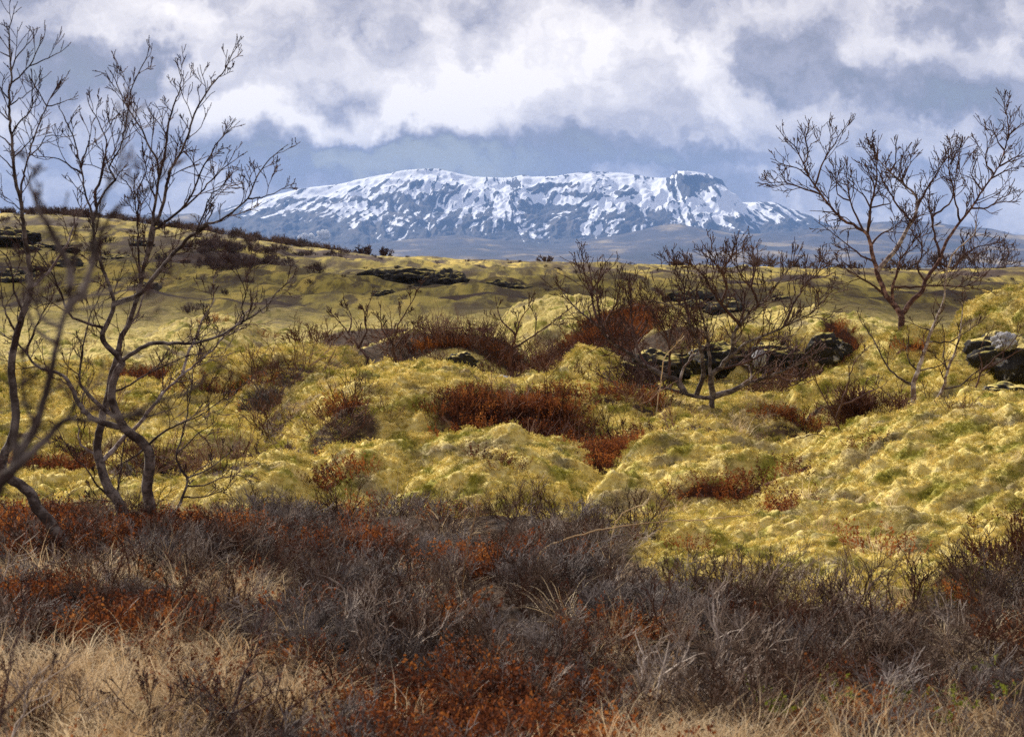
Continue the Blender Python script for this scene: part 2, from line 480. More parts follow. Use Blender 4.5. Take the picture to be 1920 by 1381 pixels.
# interpolated ground height for planting (includes the cushions)
def gz_at(x, y):
    x = np.asarray(x, float); y = np.asarray(y, float)
    t = x / np.maximum(y, 3.0)
    j = np.clip((t - ta[0]) / 0.00065 + 11, 11, nc - 12.001); i = np.clip(np.interp(y, ys, np.arange(nr)), 0, nr - 1.001)
    i0 = i.astype(int); j0 = j.astype(int); fi = i - i0; fj = j - j0
    return (ZZ[i0, j0] * (1 - fj) + ZZ[i0, j0 + 1] * fj) * (1 - fi) + (ZZ[i0 + 1, j0] * (1 - fj) + ZZ[i0 + 1, j0 + 1] * fj) * fi


# ------------------------------------------------------------------ mountain and hills
def crestline(pts, Y):
    px = np.array([p[0] for p in pts], float); py = np.array([p[1] for p in pts], float)
    return (px - PX0) / F * Y, EYE - (py - PY0) / F * Y


MT = [(-300, 520), (200, 470), (300, 445), (368, 420), (396, 405), (428, 388), (454, 381), (493, 373), (540, 359), (590, 350), (640, 344), (700, 330), (745, 322), (767, 318), (800, 316), (823, 316),
      (857, 325), (890, 331), (940, 333), (965, 331), (980, 327), (993, 331), (1040, 330), (1070, 325), (1110, 321), (1160, 323), (1197, 328),
      (1225, 333), (1257, 333), (1264, 324), (1272, 320), (1297, 321), (1330, 326), (1350, 337), (1370, 360), (1387, 379), (1415, 379), (1447, 378), (1467, 385), (1507, 400), (1540, 417), (1570, 432), (1640, 450), (1760, 470), (2300, 520)]
YM = 16000.0
cx_, cz_ = crestline(MT, YM)
xs = np.arange(-4300, 4400, 6.5); ym = np.arange(12400, 17600, 15.0)
Ym, Xm = np.meshgrid(ym, xs, indexing='ij')
C = np.interp(Xm + 25 * noise(Xm / 90, Ym / 300, 2), cx_, cz_)
C = C * 1.0
u = (YM - Ym) / 3000.0                      # 0 at the crest, 1 at the foot
uw = u + 0.10 * fbm(Xm / 500, Ym / 700, 4, 3)
prof = np.where(u > 0, np.interp(np.clip(uw, 0, 1.3), [0, 0.05, 0.18, 0.40, 0.65, 0.9, 1.3], [1.0, 0.97, 0.80, 0.50, 0.26, 0.08, -0.05]), 1 - np.clip(-u, 0, 1) * 0.8)
env = sstep(0.0, 0.22, u) * (1 - sstep(0.85, 1.2, u))
skew = Xm - 0.45 * np.where(Xm < -600, 1, -0.6) * (YM - Ym) * 0.5
rid = 1 - np.abs(fbm(skew / 300 + 0.4 * fbm(Xm / 500, Ym / 500, 3, 9), Ym / 1000, 5, 12))
rid2 = 1 - np.abs(fbm(skew / 110, Ym / 330, 4, 19))
rough_ = fbm(Xm / 60, Ym / 90, 4, 29)
H = C * prof + env * C.clip(60, None) * (0.15 * (rid - 0.75) + 0.04 * (rid2 - 0.75)) + 6 * rough_ * sstep(0, 0.05, u)
# terraces / cliffs
H = H + env * 8 * np.sin(H / 38.0 + 2 * fbm(Xm / 700, Ym / 900, 3, 39))
top = C + 2.5 * fbm(Xm / 45, Xm * 0, 3, 44)
H = np.minimum(H, EYE + (top - EYE) * Ym / YM * 0.998 + np.where(u < 0.04, 0, -2))
gy, gx = np.gradient(H, 15.0, 6.5)
def blur(A, k):
    for ax in (0, 1):
        cs = np.cumsum(np.concatenate([np.repeat(A.take([0], ax), k + 1, ax), A, np.repeat(A.take([-1], ax), k, ax)], ax), ax)
        n_ = A.shape[ax]
        A = (cs.take(np.arange(2 * k + 1, 2 * k + 1 + n_), ax) - cs.take(np.arange(0, n_), ax)) / (2 * k + 1)
    return A
pyh = PY0 - (H - EYE) / Ym * F
pxh = Xm / Ym * F + PX0
cq = np.interp(blur(pxh, 20), [420, 600, 800, 880, 980, 1100, 1200, 1290, 1400, 1500], [2.4, 2.0, 1.1, 0.5, -0.5, 0.8, 0.7, -0.4, -1.2, -1.6])
qs = Xm - cq * H + 60 * fbm(Xm / 260, H / 120, 3, 51)
conc = blur(H, 6) - H
wq = 22 * fbm(Xm / 140, H / 70, 3, 52)
n1_ = fbm((qs + wq) / 85, H / 420 + Xm / 2600, 4, 55); n2_ = fbm((qs + wq) / 30, H / 170, 4, 65); n3_ = fbm((qs + wq) / 13, H / 50, 3, 66)
line = np.interp(pxh, [330, 400, 480, 560, 650, 740, 850, 900, 1000, 1100, 1200, 1280, 1330, 1400, 1480, 1540, 1600], [392, 394, 398, 408, 424, 430, 418, 428, 436, 432, 424, 420, 432, 424, 412, 418, 420])
snow = 0.12 + np.clip((line - 8 - pyh) / 24.0, -4, 1.35) + conc / 14.0 + 2.3 * n1_ + 1.25 * n2_ + 0.4 * n3_ + 1.0 * fbm(Xm / 300, H / 120, 4, 75) 
# the bare cliffs the photo shows
for (px, py, rx, ry, k) in ((1290, 347, 30, 18, 5.0), (770, 345, 20, 10, 2.2), (775, 382, 60, 26, 1.9), (735, 372, 30, 16, 1.0), (965, 345, 20, 6, 2.4), (1000, 354, 22, 7, 2.6), (1180, 362, 18, 12, 2.0), (1345, 338, 26, 9, 2.6), (650, 375, 60, 5, 1.5), (1100, 364, 60, 4, 2.0), (890, 372, 40, 10, 1.0), (1010, 392, 60, 10, 1.6), (560, 376, 70, 5, 1.3), (1200, 400, 70, 9, 1.4), (845, 352, 20, 8, 1.6), (1060, 347, 30, 4, 1.8)):
    xx = (Xm / Ym * F + PX0 - px) / rx; yy = (pyh - py) / ry
    snow = snow - k * np.exp(-(xx ** 2 + yy ** 2))
for (px, py, rx, ry, k) in ((1130, 425, 50, 18, 0.7), (1340, 405, 40, 22, 0.9), (850, 340, 60, 20, 0.6), (1190, 360, 160, 18, 0.5), (1300, 323, 24, 4, 2.5), (560, 380, 90, 16, 0.5)):
    xx = (Xm / Ym * F + PX0 - px) / rx; yy = (pyh - py) / ry
    snow = snow + k * np.exp(-(xx ** 2 + yy ** 2))
snow = snow - 2.0 * sstep(1480, 1600, Xm / Ym * F + PX0) - 0.8 * sstep(480, 380, Xm / Ym * F + PX0)
idx = np.arange(H.size).reshape(H.shape)
Q = np.stack([idx[:-1, :-1], idx[:-1, 1:], idx[1:, 1:], idx[1:, :-1]], -1).reshape(-1, 4)


def mountain_mat():
    m, nt, b = newmat('snowy_mountain'); T = NT(nt); p = T.pos()
    n = T.noise(p, 0.006, 6, 0.6)
    rock = T.ramp(n, [(0.3, (0.03, 0.028, 0.03)), (0.55, (0.065, 0.055, 0.052)), (0.75, (0.15, 0.115, 0.085))])
    s = T.math('ADD', T.attr('snow'), T.math('MULTIPLY', T.math('SUBTRACT', T.noise(p, 0.035, 5, 0.65), 0.5), 1.0))
    c = T.mix(T.mapr(s, 0.46, 0.62), rock, (0.88, 0.89, 0.92))
    T.link(c, b.inputs['Base Color'])
    return m


me = mesh_np('mountain', np.stack([Xm, Ym, H], -1).reshape(-1, 3), quads=Q, mat=mountain_mat())
fattr(me, 'snow', snow)
tag(obj('mountain', me), kind='structure')

# rolling foothills in front of it
HL = [(-500, 400), (100, 404), (237, 403), (326, 400), (368, 399), (400, 412), (460, 440), (560, 462), (680, 458), (780, 448), (860, 440), (940, 450), (1040, 458), (1130, 446), (1210, 428), (1262, 419), (1320, 428),
      (1380, 440), (1460, 436), (1540, 426), (1580, 422), (1633, 417), (1698, 412), (1740, 417), (1782, 423), (1835, 430), (1860, 434), (1888, 442), (1913, 440), (2000, 448), (2600, 430)]
YH = 12500.0
hx, hzc = crestline(HL, YH)
xs = np.arange(-5200, 5600, 12.0); yh = np.arange(7600, 14000, 26.0)
Yh, Xh = np.meshgrid(yh, xs, indexing='ij')
Ch = np.interp(Xh + 40 * noise(Xh / 200, Yh / 400, 4), hx, hzc) + 4 * fbm(Xh / 120, Xh * 0, 3, 8)
uh = (YH - Yh) / 4400.0
pr = np.where(uh > 0, np.interp(np.clip(uh + 0.06 * fbm(Xh / 700, Yh / 900, 3, 5), 0, 1.3), [0, 0.06, 0.25, 0.6, 1, 1.3], [1, 0.93, 0.62, 0.28, 0.0, -0.2]), 1 - np.clip(-uh * 4400 / 1500, 0, 1))
Hh = Ch * pr + 26 * sstep(0, 0.1, uh) * (1 - np.abs(fbm(Xh / 420, Yh / 800, 4, 81)) - 0.7) - 12 * sstep(0.9, 1.1, uh)
Hh = Hh + 10 * fbm(Xh / 160, Yh / 260, 4, 83) * sstep(0, 0.05, uh)
Hh = np.minimum(Hh, EYE + (Ch - EYE) * Yh / YH * 0.997)
idx = np.arange(Hh.size).reshape(Hh.shape)
Q = np.stack([idx[:-1, :-1], idx[:-1, 1:], idx[1:, 1:], idx[1:, :-1]], -1).reshape(-1, 4)
m, nt, b = newmat('foothill'); T = NT(nt); p = T.pos()
mp = T.n('ShaderNodeMapping'); mp.inputs['Scale'].default_value = (1.0, 0.30, 4.0); T.link(p, mp.inputs['Vector'])
c = T.ramp(T.noise(mp.outputs[0], 0.0028, 7, 0.62, 0.4), [(0.36, (0.035, 0.035, 0.042)), (0.52, (0.065, 0.055, 0.062)), (0.60, (0.20, 0.155, 0.10)), (0.72, (0.42, 0.33, 0.20))])
T.link(c, b.inputs['Base Color'])
tag(obj('hills', mesh_np('hills', np.stack([Xh, Yh, Hh], -1).reshape(-1, 3), quads=Q, mat=m)), kind='structure')


# ------------------------------------------------------------------ tubes and branches
class Tubes:
    def __init__(s): s.g = {}
    def add(s, P, R, sides=4):
        P = np.asarray(P, float); s.g.setdefault((len(P), sides), []).append((P, np.asarray(R, float)))
    def mesh(s, name, mat):
        VV, QQ, n0 = [], [], 0
        for (n, k), lst in s.g.items():
            P = np.stack([a for a, _ in lst]); R = np.stack([r for _, r in lst])
            Tn = np.gradient(P, axis=1); Tn /= np.linalg.norm(Tn, axis=2, keepdims=True) + 1e-9
            ref = np.where(np.abs(Tn[:, :1, 2:3]) > 0.8, np.array([[[1.0, 0, 0]]]), np.array([[[0, 0, 1.0]]]))
            ref = np.repeat(ref, n, 1)
            A = np.cross(Tn, ref); A /= np.linalg.norm(A, axis=2, keepdims=True) + 1e-9
            B = np.cross(Tn, A)
            an = np.arange(k) * 2 * np.pi / k
            V = P[:, :, None, :] + R[:, :, None, None] * (np.cos(an)[None, None, :, None] * A[:, :, None, :] + np.sin(an)[None, None, :, None] * B[:, :, None, :])
            N = len(lst)
            ii = np.arange(N * n * k).reshape(N, n, k) + n0
            a = ii[:, :-1]; b_ = ii[:, 1:]
            q = np.stack([a, np.roll(a, -1, 2), np.roll(b_, -1, 2), b_], -1).reshape(-1, 4)
            VV.append(V.reshape(-1, 3)); QQ.append(q); n0 += N * n * k
        if not VV: return None
        return mesh_np(name, np.concatenate(VV), quads=np.concatenate(QQ), mat=mat)


def smooth_line(P, R, step):
    """Catmull-Rom resample"""
    P = np.asarray(P, float); R = np.asarray(R, float)
    n = len(P)
    E = np.concatenate([[2 * P[0] - P[1]], P, [2 * P[-1] - P[-2]]])
    out, ro = [], []
    for i in range(n - 1):
        L = np.linalg.norm(P[i + 1] - P[i]); k = max(2, int(L / step))
        for j in range(k):
            u = j / k
            a, b_, c, d = E[i], E[i + 1], E[i + 2], E[i + 3]
            out.append(0.5 * (2 * b_ + (c - a) * u + (2 * a - 5 * b_ + 4 * c - d) * u * u + (-a + 3 * b_ - 3 * c + d) * u ** 3))
            ro.append(R[i] * (1 - u) + R[i + 1] * u)
    out.append(P[-1]); ro.append(R[-1])
    return np.array(out), np.array(ro)


def unit(v): return v / (np.linalg.norm(v) + 1e-9)


def twig(T_, p, d, L, r, rmin, depth, up=0.35, kids=4, wob=0.16, bud=0.0):
    """one crooked twig with side twigs"""
    n = 6
    P = [p]; dd = unit(d)
    for i in range(n - 1):
        dd = unit(dd + rng.normal(0, wob, 3) + np.array([0, 0, up * 0.12]))
        P.append(P[-1] + dd * L / (n - 1))
    P = np.array(P)
    R = np.maximum(rmin, np.linspace(r, max(rmin, r * 0.45), n))
    T_.add(P, R, 4 if r > 2.2 * rmin else 3)
    if bud:
        T_.add([P[-1], P[-1] + dd * bud * 0.5, P[-1] + dd * bud], [rmin, rmin * 1.35, rmin * 0.5], 3)
    if depth <= 0: 
        if bud:
            for i in (2, 4):
                s = unit(dd + rng.normal(0, 0.6, 3)); T_.add([P[i], P[i] + s * bud * 0.5, P[i] + s * bud * 0.8], [rmin * 0.8, rmin * 1.2, rmin * 0.5], 3)
        return
    k = max(1, int(kids + rng.integers(-1, 2)))
    for i in range(k):
        f = 0.22 + 0.74 * (i + rng.random() * 0.8) / k
        x = f * (n - 1); a = min(int(x), n - 2)
        q = P[a] + (P[a + 1] - P[a]) * (x - a)
        t = unit(P[a + 1] - P[a])
        s = rng.normal(0, 1, 3); s[1] *= 0.7; s = unit(s - t * np.dot(s, t))
        ang = math.radians(rng.uniform(25, 50))
        nd = unit(t * math.cos(ang) + s * math.sin(ang) + np.array([0, 0, up * 0.5]))
        twig(T_, q, nd, L * rng.uniform(0.4, 0.8) * (1.2 - 0.5 * f), max(rmin, r * 0.6), rmin, depth - 1, up, kids, wob, bud)


def zoomer(x0, y0, s): return lambda x, y: (x0 + x / s, y0 + y / s)


Z1 = zoomer(0, 20, 4.315); Z2 = zoomer(180, 80, 3.836); Z3 = zoomer(0, 330, 3.733); Z4 = zoomer(180, 400, 3.634)
Z5 = zoomer(0, 660, 3.288); Z6 = zoomer(1440, 190, 3.2125); Z7 = zoomer(1500, 540, 3.836); Z8 = zoomer(1040, 470, 3.692); Z9 = zoomer(640, 560, 3.0)
ZA = zoomer(0, 900, 2.526)


def limb(*a):
    """limb(r0, r1, Z, [(x,y)..], Z, [...]) -> list of photo pixels with radii"""
    r0, r1 = a[0], a[1]; pts = []
    for z, l in zip(a[2::2], a[3::2]): pts += [z(*q) for q in l]
    return np.array(pts), r0, r1, False


def pale(l): return l[0], l[1], l[2], True


def build_tree(name, label, cat, d, limbs, mats, twig_len=(40, 100), gap=17, depth=2, kids=4, drift=0.45, group=None, trunks=1, up=0.45, rmin=0.75, bud=3.5, first=0.25, root=True, seed=1, fill=0):
    """limbs follow the photo; each starts on an earlier limb and wanders in depth, twigs grow from all of them"""
    global rng
    rng = np.random.default_rng(seed)
    s = d / F
    allp, allP = [], []
    recs = []
    for li, (pts, r0, r1, pl) in enumerate(limbs):
        base_d = d
        st = None
        if allp:
            A = np.concatenate(allp); dist = np.hypot(*(A - pts[0]).T)
            i = int(np.argmin(dist))
            if dist[i] < 14:
                st = np.concatenate(allP)[i]; base_d = st[1]
        L = np.concatenate([[0], np.cumsum(np.hypot(*np.diff(pts, axis=0).T))])
        sl = rng.uniform(-drift, drift); w = rng.uniform(0, 6)
        dep = base_d + sl * L * s + 0.06 * drift * L[-1] * s * (np.sin(L / L[-1] * 5 + w) - math.sin(w))
        P = np.array([W(p[0], p[1], dd) for p, dd in zip(pts, dep)])
        if st is not None: P[0] = st
        elif root and li < trunks:
            g = float(gz_at(P[0][0], P[0][1]))
            foot = P[0].copy(); foot[2] = min(g, P[0][2]) - 0.15
            if P[0][2] - foot[2] > 0.02:
                P = np.concatenate([[foot], P]); pts = np.concatenate([[pts[0] + [0, 8]], pts])
        R = np.linspace(1, 0, len(P)) ** 1.3 * (r0 - r1) * s + r1 * s
        SP, SR = smooth_line(P, R, 9 * s)
        SP[1:-1] += rng.normal(0, 0.7 * s, SP[1:-1].shape)
        px = np.stack([SP[:, 0] / SP[:, 1] * F + PX0, PY0 - (SP[:, 2] - EYE) / SP[:, 1] * F], 1)
        allp.append(px); allP.append(SP); recs.append((SP, SR, li < trunks, r0, pl))
    org = recs[0][0][0].copy(); org[2] += 0.15
    e = empty(name, org, label, cat, group)
    rm = rmin * s
    for SP, SR, trunk, r0, pl in recs:
        t = Tubes(); t.add(SP - org, SR, 8 if r0 > 4 else 6)
        me = t.mesh('limb', M['bark_pale'] if pl else mats[0] if (trunk or r0 > 3.4) else (mats[2] if len(mats) > 2 else mats[1]))
        o = obj('trunk' if trunk else 'branch', me, e)
        tt = Tubes()
        SL = np.concatenate([[0], np.cumsum(np.linalg.norm(np.diff(SP, axis=0), axis=1))])
        x = SL[-1] * (first if not trunk else max(first, 0.45)) + rng.random() * gap * s
        while x < SL[-1]:
            i = min(int(np.searchsorted(SL, x)), len(SP) - 1); i = max(i, 1)
            tg = unit(SP[i] - SP[i - 1]); q = SP[i]
            v = rng.normal(0, 1, 3); v[1] *= 0.55; v = unit(v - tg * np.dot(v, tg))
            ang = math.radians(rng.uniform(25, 52))
            nd = unit(tg * math.cos(ang) + v * math.sin(ang) + np.array([0, 0, 0.15]))
            taper = 1.1 - 0.6 * x / SL[-1]
            twig(tt, q - org, nd, rng.uniform(*twig_len) * s * taper, min(SR[i] * 0.6, 1.25 * s), rm, depth, up, kids, 0.15, bud * s)
            x += gap * s * rng.uniform(0.5, 1.5)
        twig(tt, SP[-1] - org, unit(SP[-1] - SP[-2]), 26 * s, SR[-1], rm, 1, up, 2, 0.1, bud * s)
        tm = tt.mesh('twigs', mats[1])
        if tm: obj('twig_spray', tm, o)
    return e

# ------------------------------------------------------------------ the birches
M['branch'] = bark('dark_branch_bark', (0.16, 0.12, 0.105), (0.040, 0.024, 0.021), 0.55)
BG = (M['bark_grey'], M['twig'], M['branch'])
birches = 'birches on the moss heath'
# the many-stemmed birch left of the middle
build_tree('birch_tree', 'bare twin-trunked birch with crooked grey stems rising from the dark heath at left', 'tree', 12.4, [
    limb(12, 1.1, Z5, [(940, 1085), (925, 950), (905, 820), (925, 680), (915, 610), (860, 540), (770, 470), (720, 380), (690, 290), (690, 210), (720, 120), (755, 70)],
         Z3, [(850, 1290), (780, 1220), (715, 1130), (735, 1060), (770, 980), (800, 890), (760, 760), (710, 620), (665, 480), (650, 350), (640, 250), (600, 130)], Z1, [(655, 1270), (600, 1050), (520, 860)]),
    limb(11.5, 1.0, Z5, [(790, 1140), (780, 1050), (760, 980), (710, 890), (650, 800), (630, 720), (605, 640), (600, 560), (615, 470), (650, 340), (675, 220), (690, 130), (720, 50)],
         Z4, [(150, 940), (180, 830), (220, 760), (260, 640), (310, 470), (330, 350), (350, 250)], Z2, [(405, 1300), (420, 1180), (450, 960), (440, 850), (380, 740), (330, 630), (260, 520), (210, 440), (150, 300)]),
    limb(3.2, 1.0, Z2, [(450, 960), (480, 870), (510, 700), (530, 540), (570, 430), (605, 340), (610, 240)]),
    limb(4.2, 1.0, Z4, [(330, 350), (375, 200), (395, 80)], Z2, [(430, 1300), (480, 1170), (510, 1030), (530, 930), (560, 870), (620, 770), (680, 600), (720, 480), (790, 370), (850, 280), (930, 190), (980, 80)]),
    limb(3.0, 0.9, Z2, [(430, 1340), (500, 1290), (610, 1200), (680, 1110), (740, 960), (800, 840), (860, 740), (940, 640)]),
    limb(2.0, 0.9, Z2, [(610, 1205), (700, 1130), (780, 1050), (850, 970), (910, 910), (975, 860)]),
    limb(5.0, 0.9, Z4, [(115, 612), (290, 555), (390, 440), (470, 340), (560, 240), (640, 160), (760, 80)], Z2, [(720, 1350), (800, 1300), (890, 1280), (980, 1220), (1090, 1120), (1150, 980), (1220, 870), (1295, 800)]),
    limb(1.8, 0.8, Z2, [(1090, 1125), (1160, 1115), (1230, 1100), (1330, 1055)]),
    limb(1.8, 0.8, Z2, [(720, 1350), (780, 1230), (800, 1150), (850, 1080), (905, 1030)]),
    limb(2.6, 0.9, Z4, [(310, 470), (290, 330), (285, 160)], Z2, [(305, 1381), (290, 1200), (250, 1050), (170, 960)]),
    limb(2.0, 0.9, Z2, [(300, 1300), (305, 1150), (300, 1060), (350, 960), (375, 870)]),
    limb(2.6, 0.9, Z3, [(655, 330), (680, 220), (740, 100), (810, 20)], Z1, [(880, 1270), (950, 1150), (1000, 1000), (1040, 800), (1080, 600), (1165, 420)]),
    limb(3.0, 0.9, Z3, [(655, 210), (670, 100), (705, 20)], Z1, [(830, 1260), (860, 1130), (850, 1030), (800, 900), (730, 780)]),
    limb(2.2, 0.8, Z1, [(655, 1330), (580, 1270), (480, 1200), (320, 1180)]),
    limb(2.0, 0.8, Z1, [(655, 1270), (690, 1150), (715, 1080), (735, 990)]),
    limb(6.2, 1.2, Z5, [(775, 480), (660, 440), (560, 400), (500, 340), (470, 280), (430, 200), (400, 150), (340, 125), (260, 100), (200, 60)], Z3, [(180, 1230), (130, 1180), (60, 1130), (-20, 1080)]),
    limb(2.8, 0.9, Z3, [(190, 1240), (230, 1110), (250, 1060), (310, 940), (350, 880)]),
    limb(3.2, 0.9, Z3, [(735, 1065), (640, 1040), (550, 1010), (480, 960), (440, 860), (400, 750), (340, 640), (250, 510), (180, 430)]),
    limb(5.2, 0.9, Z5, [(735, 395), (690, 385), (640, 350), (580, 290), (520, 230), (490, 180), (495, 100), (510, 0)], Z3, [(590, 1150), (640, 950), (690, 860)]),
    limb(4.2, 0.9, Z4, [(185, 975), (330, 905), (430, 885), (560, 885), (680, 885), (790, 850), (870, 820), (960, 760), (1080, 690), (1160, 630), (1230, 540), (1300, 480)]),
    limb(1.9, 0.8, Z4, [(1000, 740), (1010, 690), (990, 640), (1020, 560), (1000, 480), (950, 370)]),
    pale(limb(4.6, 0.9, Z5, [(645, 665), (700, 600), (770, 520), (850, 450), (930, 350), (1010, 250)], Z4, [(460, 1220), (590, 1100), (700, 1010), (790, 930), (870, 840), (950, 770), (1000, 700), (1070, 630)])),
    pale(limb(3.0, 0.8, Z4, [(590, 1100), (620, 970), (660, 890), (700, 800), (730, 700), (790, 630), (800, 560), (800, 440)])),
    pale(limb(3.0, 0.8, Z5, [(580, 640), (520, 590), (490, 540), (485, 450), (470, 380)])),
    limb(2.6, 0.8, Z5, [(920, 575), (1010, 490), (1090, 450), (1200, 400), (1290, 350), (1370, 290)]),
    limb(2.4, 0.8, Z5, [(700, 250), (800, 200), (900, 140), (1000, 90)], Z4, [(600, 980), (720, 960)]),
    limb(2.0, 0.8, Z5, [(880, 610), (800, 660), (760, 680), (745, 720)]),
    pale(limb(2.4, 0.8, Z4, [(215, 770), (280, 700), (320, 560)], Z3, [(1010, 800), (1080, 720), (1180, 560), (1230, 500)])),
], BG, trunks=2, twig_len=(34, 105), gap=20, depth=2, kids=2, seed=11, rmin=0.62, bud=3.2)

# the tall one at the left edge, on a leaning trunk
build_tree('birch_tree', 'tall slender bare birch at the left edge growing from a leaning grey trunk', 'tree', 11.6, [
    limb(13, 1.0, Z5, [(470, 1235), (380, 1150), (300, 1040), (230, 960), (190, 880), (120, 810), (60, 780), (15, 720), (20, 640), (65, 560), (95, 430), (85, 250), (70, 100)],
         Z3, [(90, 1230), (115, 1130), (160, 960), (200, 850), (215, 780), (210, 680), (200, 560), (172, 430), (160, 320), (140, 160), (105, 0)],
         Z1, [(110, 1230), (95, 1050), (75, 850), (75, 650), (95, 540), (75, 380), (75, 260), (70, 160), (92, 90)]),
    limb(2.4, 0.9, Z3, [(150, 200), (150, 100), (165, 0)], Z1, [(200, 1300), (230, 1170), (290, 980), (330, 880), (380, 770), (430, 680), (500, 600)]),
    limb(1.7, 0.8, Z1, [(95, 610), (150, 540), (240, 445), (300, 320), (345, 240)]),
    limb(1.3, 0.8, Z1, [(240, 445), (350, 400), (465, 345)]),
    limb(1.5, 0.8, Z1, [(95, 500), (130, 390), (190, 310), (240, 255)]),
    limb(1.5, 0.8, Z1, [(75, 380), (30, 350), (-30, 320)]),
    limb(1.7, 0.8, Z1, [(70, 890), (30, 850), (-40, 790)]),
    limb(1.8, 0.8, Z1, [(95, 990), (150, 910), (240, 820), (265, 760), (310, 690), (290, 630)]),
    limb(1.4, 0.8, Z1, [(260, 760), (258, 680), (260, 600)]),
    limb(1.7, 0.8, Z1, [(92, 1080), (40, 1040), (-30, 990)]),
    limb(1.6, 0.8, Z1, [(110, 1255), (50, 1220), (-20, 1150)]),
    limb(1.5, 0.8, Z1, [(88, 750), (130, 730), (180, 700), (245, 650)]),
    limb(1.5, 0.8, Z1, [(75, 710), (20, 650), (-20, 580)]),
    limb(1.5, 0.8, Z1, [(390, 785), (450, 760), (520, 735)]),
    limb(1.3, 0.8, Z1, [(380, 750), (340, 700), (300, 635)]),
    limb(1.6, 0.8, Z1, [(230, 1195), (330, 1090), (370, 1020), (485, 1015)]),
    limb(1.5, 0.8, Z1, [(120, 1170), (200, 1100), (270, 1020)]),
    pale(limb(4.0, 0.9, Z3, [(215, 775), (240, 765), (300, 710), (370, 640), (430, 540), (480, 450), (530, 320), (570, 250), (610, 190)])),
    limb(2.4, 0.8, Z3, [(165, 950), (100, 800), (70, 600), (20, 540), (-30, 510)]),
    limb(2.6, 0.8, Z3, [(120, 1110), (60, 1000), (20, 900), (10, 780)]),
    limb(1.4, 0.8, Z3, [(145, 230), (100, 200), (65, 185)]),
], BG, trunks=1, twig_len=(26, 80), gap=24, depth=1, kids=3, seed=12, rmin=0.62, bud=3.0, first=0.3)

# out-of-focus branches close to the camera
build_tree('birch_tree', 'blurred birch branches close to the camera, hanging in at the left edge', 'tree', 2.0, [
    limb(18, 3.0, lambda x, y: (x, y), [(-420, 3380), (-330, 2400), (-180, 1500), (-60, 1050), (0, 905)], Z5, [(60, 750), (110, 640), (180, 530), (230, 420), (270, 290), (310, 150), (340, 0)],
         Z3, [(400, 1180), (430, 1030), (460, 930), (490, 830), (490, 740), (530, 560), (540, 480)]),
    limb(11, 3, Z3, [(460, 930), (560, 830), (620, 700), (660, 560), (700, 430), (760, 310)]),
    limb(4.5, 2.2, Z3, [(450, 950), (560, 935), (700, 915), (850, 890), (1000, 860), (1150, 760)]),
    limb(5, 2.2, Z3, [(520, 890), (640, 840), (760, 800), (900, 730)]),
    limb(9, 2.6, Z3, [(490, 800), (480, 620), (400, 480), (330, 330), (270, 250), (240, 150), (200, 30)], Z1, [(290, 1330), (235, 1250)]),
    limb(5, 2.2, Z3, [(640, 640), (650, 420), (690, 280)], Z2, [(30, 1200), (100, 1000), (170, 880), (200, 700), (230, 480)]),
    limb(4.5, 2.2, Z3, [(700, 430), (780, 260), (880, 190), (980, 120), (1050, 90)], Z2, [(330, 1075), (430, 1010), (520, 920)]),
    limb(13, 3.2, Z5, [(10, 815), (80, 730), (150, 660), (280, 540), (400, 420), (560, 425), (720, 400), (960, 385)]),
    limb(9, 2.6, Z5, [(95, 670), (95, 540), (95, 400), (75, 250), (55, 150), (20, 60)]),
    limb(5, 2.4, Z5, [(220, 440), (160, 330), (140, 180), (150, 60)]),
    limb(5, 2.4, Z5, [(290, 530), (420, 400), (480, 300), (560, 230), (660, 180)]),
    limb(4.5, 2.4, Z5, [(800, 400), (980, 300), (1150, 250), (1300, 130)]),
    limb(5, 2.4, Z3, [(390, 1180), (260, 1080), (180, 900), (200, 760), (180, 640)]),
    limb(5, 2.4, Z3, [(420, 1060), (300, 1000), (250, 880), (270, 760)]),
], (M['bark_grey'], M['twig'], M['bark_grey']), trunks=1, twig_len=(40, 110), gap=60, depth=1, kids=2, seed=13, rmin=1.9, bud=14, first=0.35, drift=0.2)
build_tree('birch_twig', 'blurred bare twig reaching up at the bottom left corner', 'twig', 2.6, [
    limb(6, 2.0, lambda x, y: (x, y), [(-120, 2900), (-90, 2000), (-30, 1500), (4, 1330), (20, 1240), (36, 1180), (50, 1120)]),
    limb(4, 2.0, lambda x, y: (x, y), [(0, 1345), (50, 1290), (95, 1250)]),
], (M['twig'], M['twig']), trunks=1, twig_len=(20, 50), gap=60, depth=0, seed=14, rmin=1.8, bud=10)

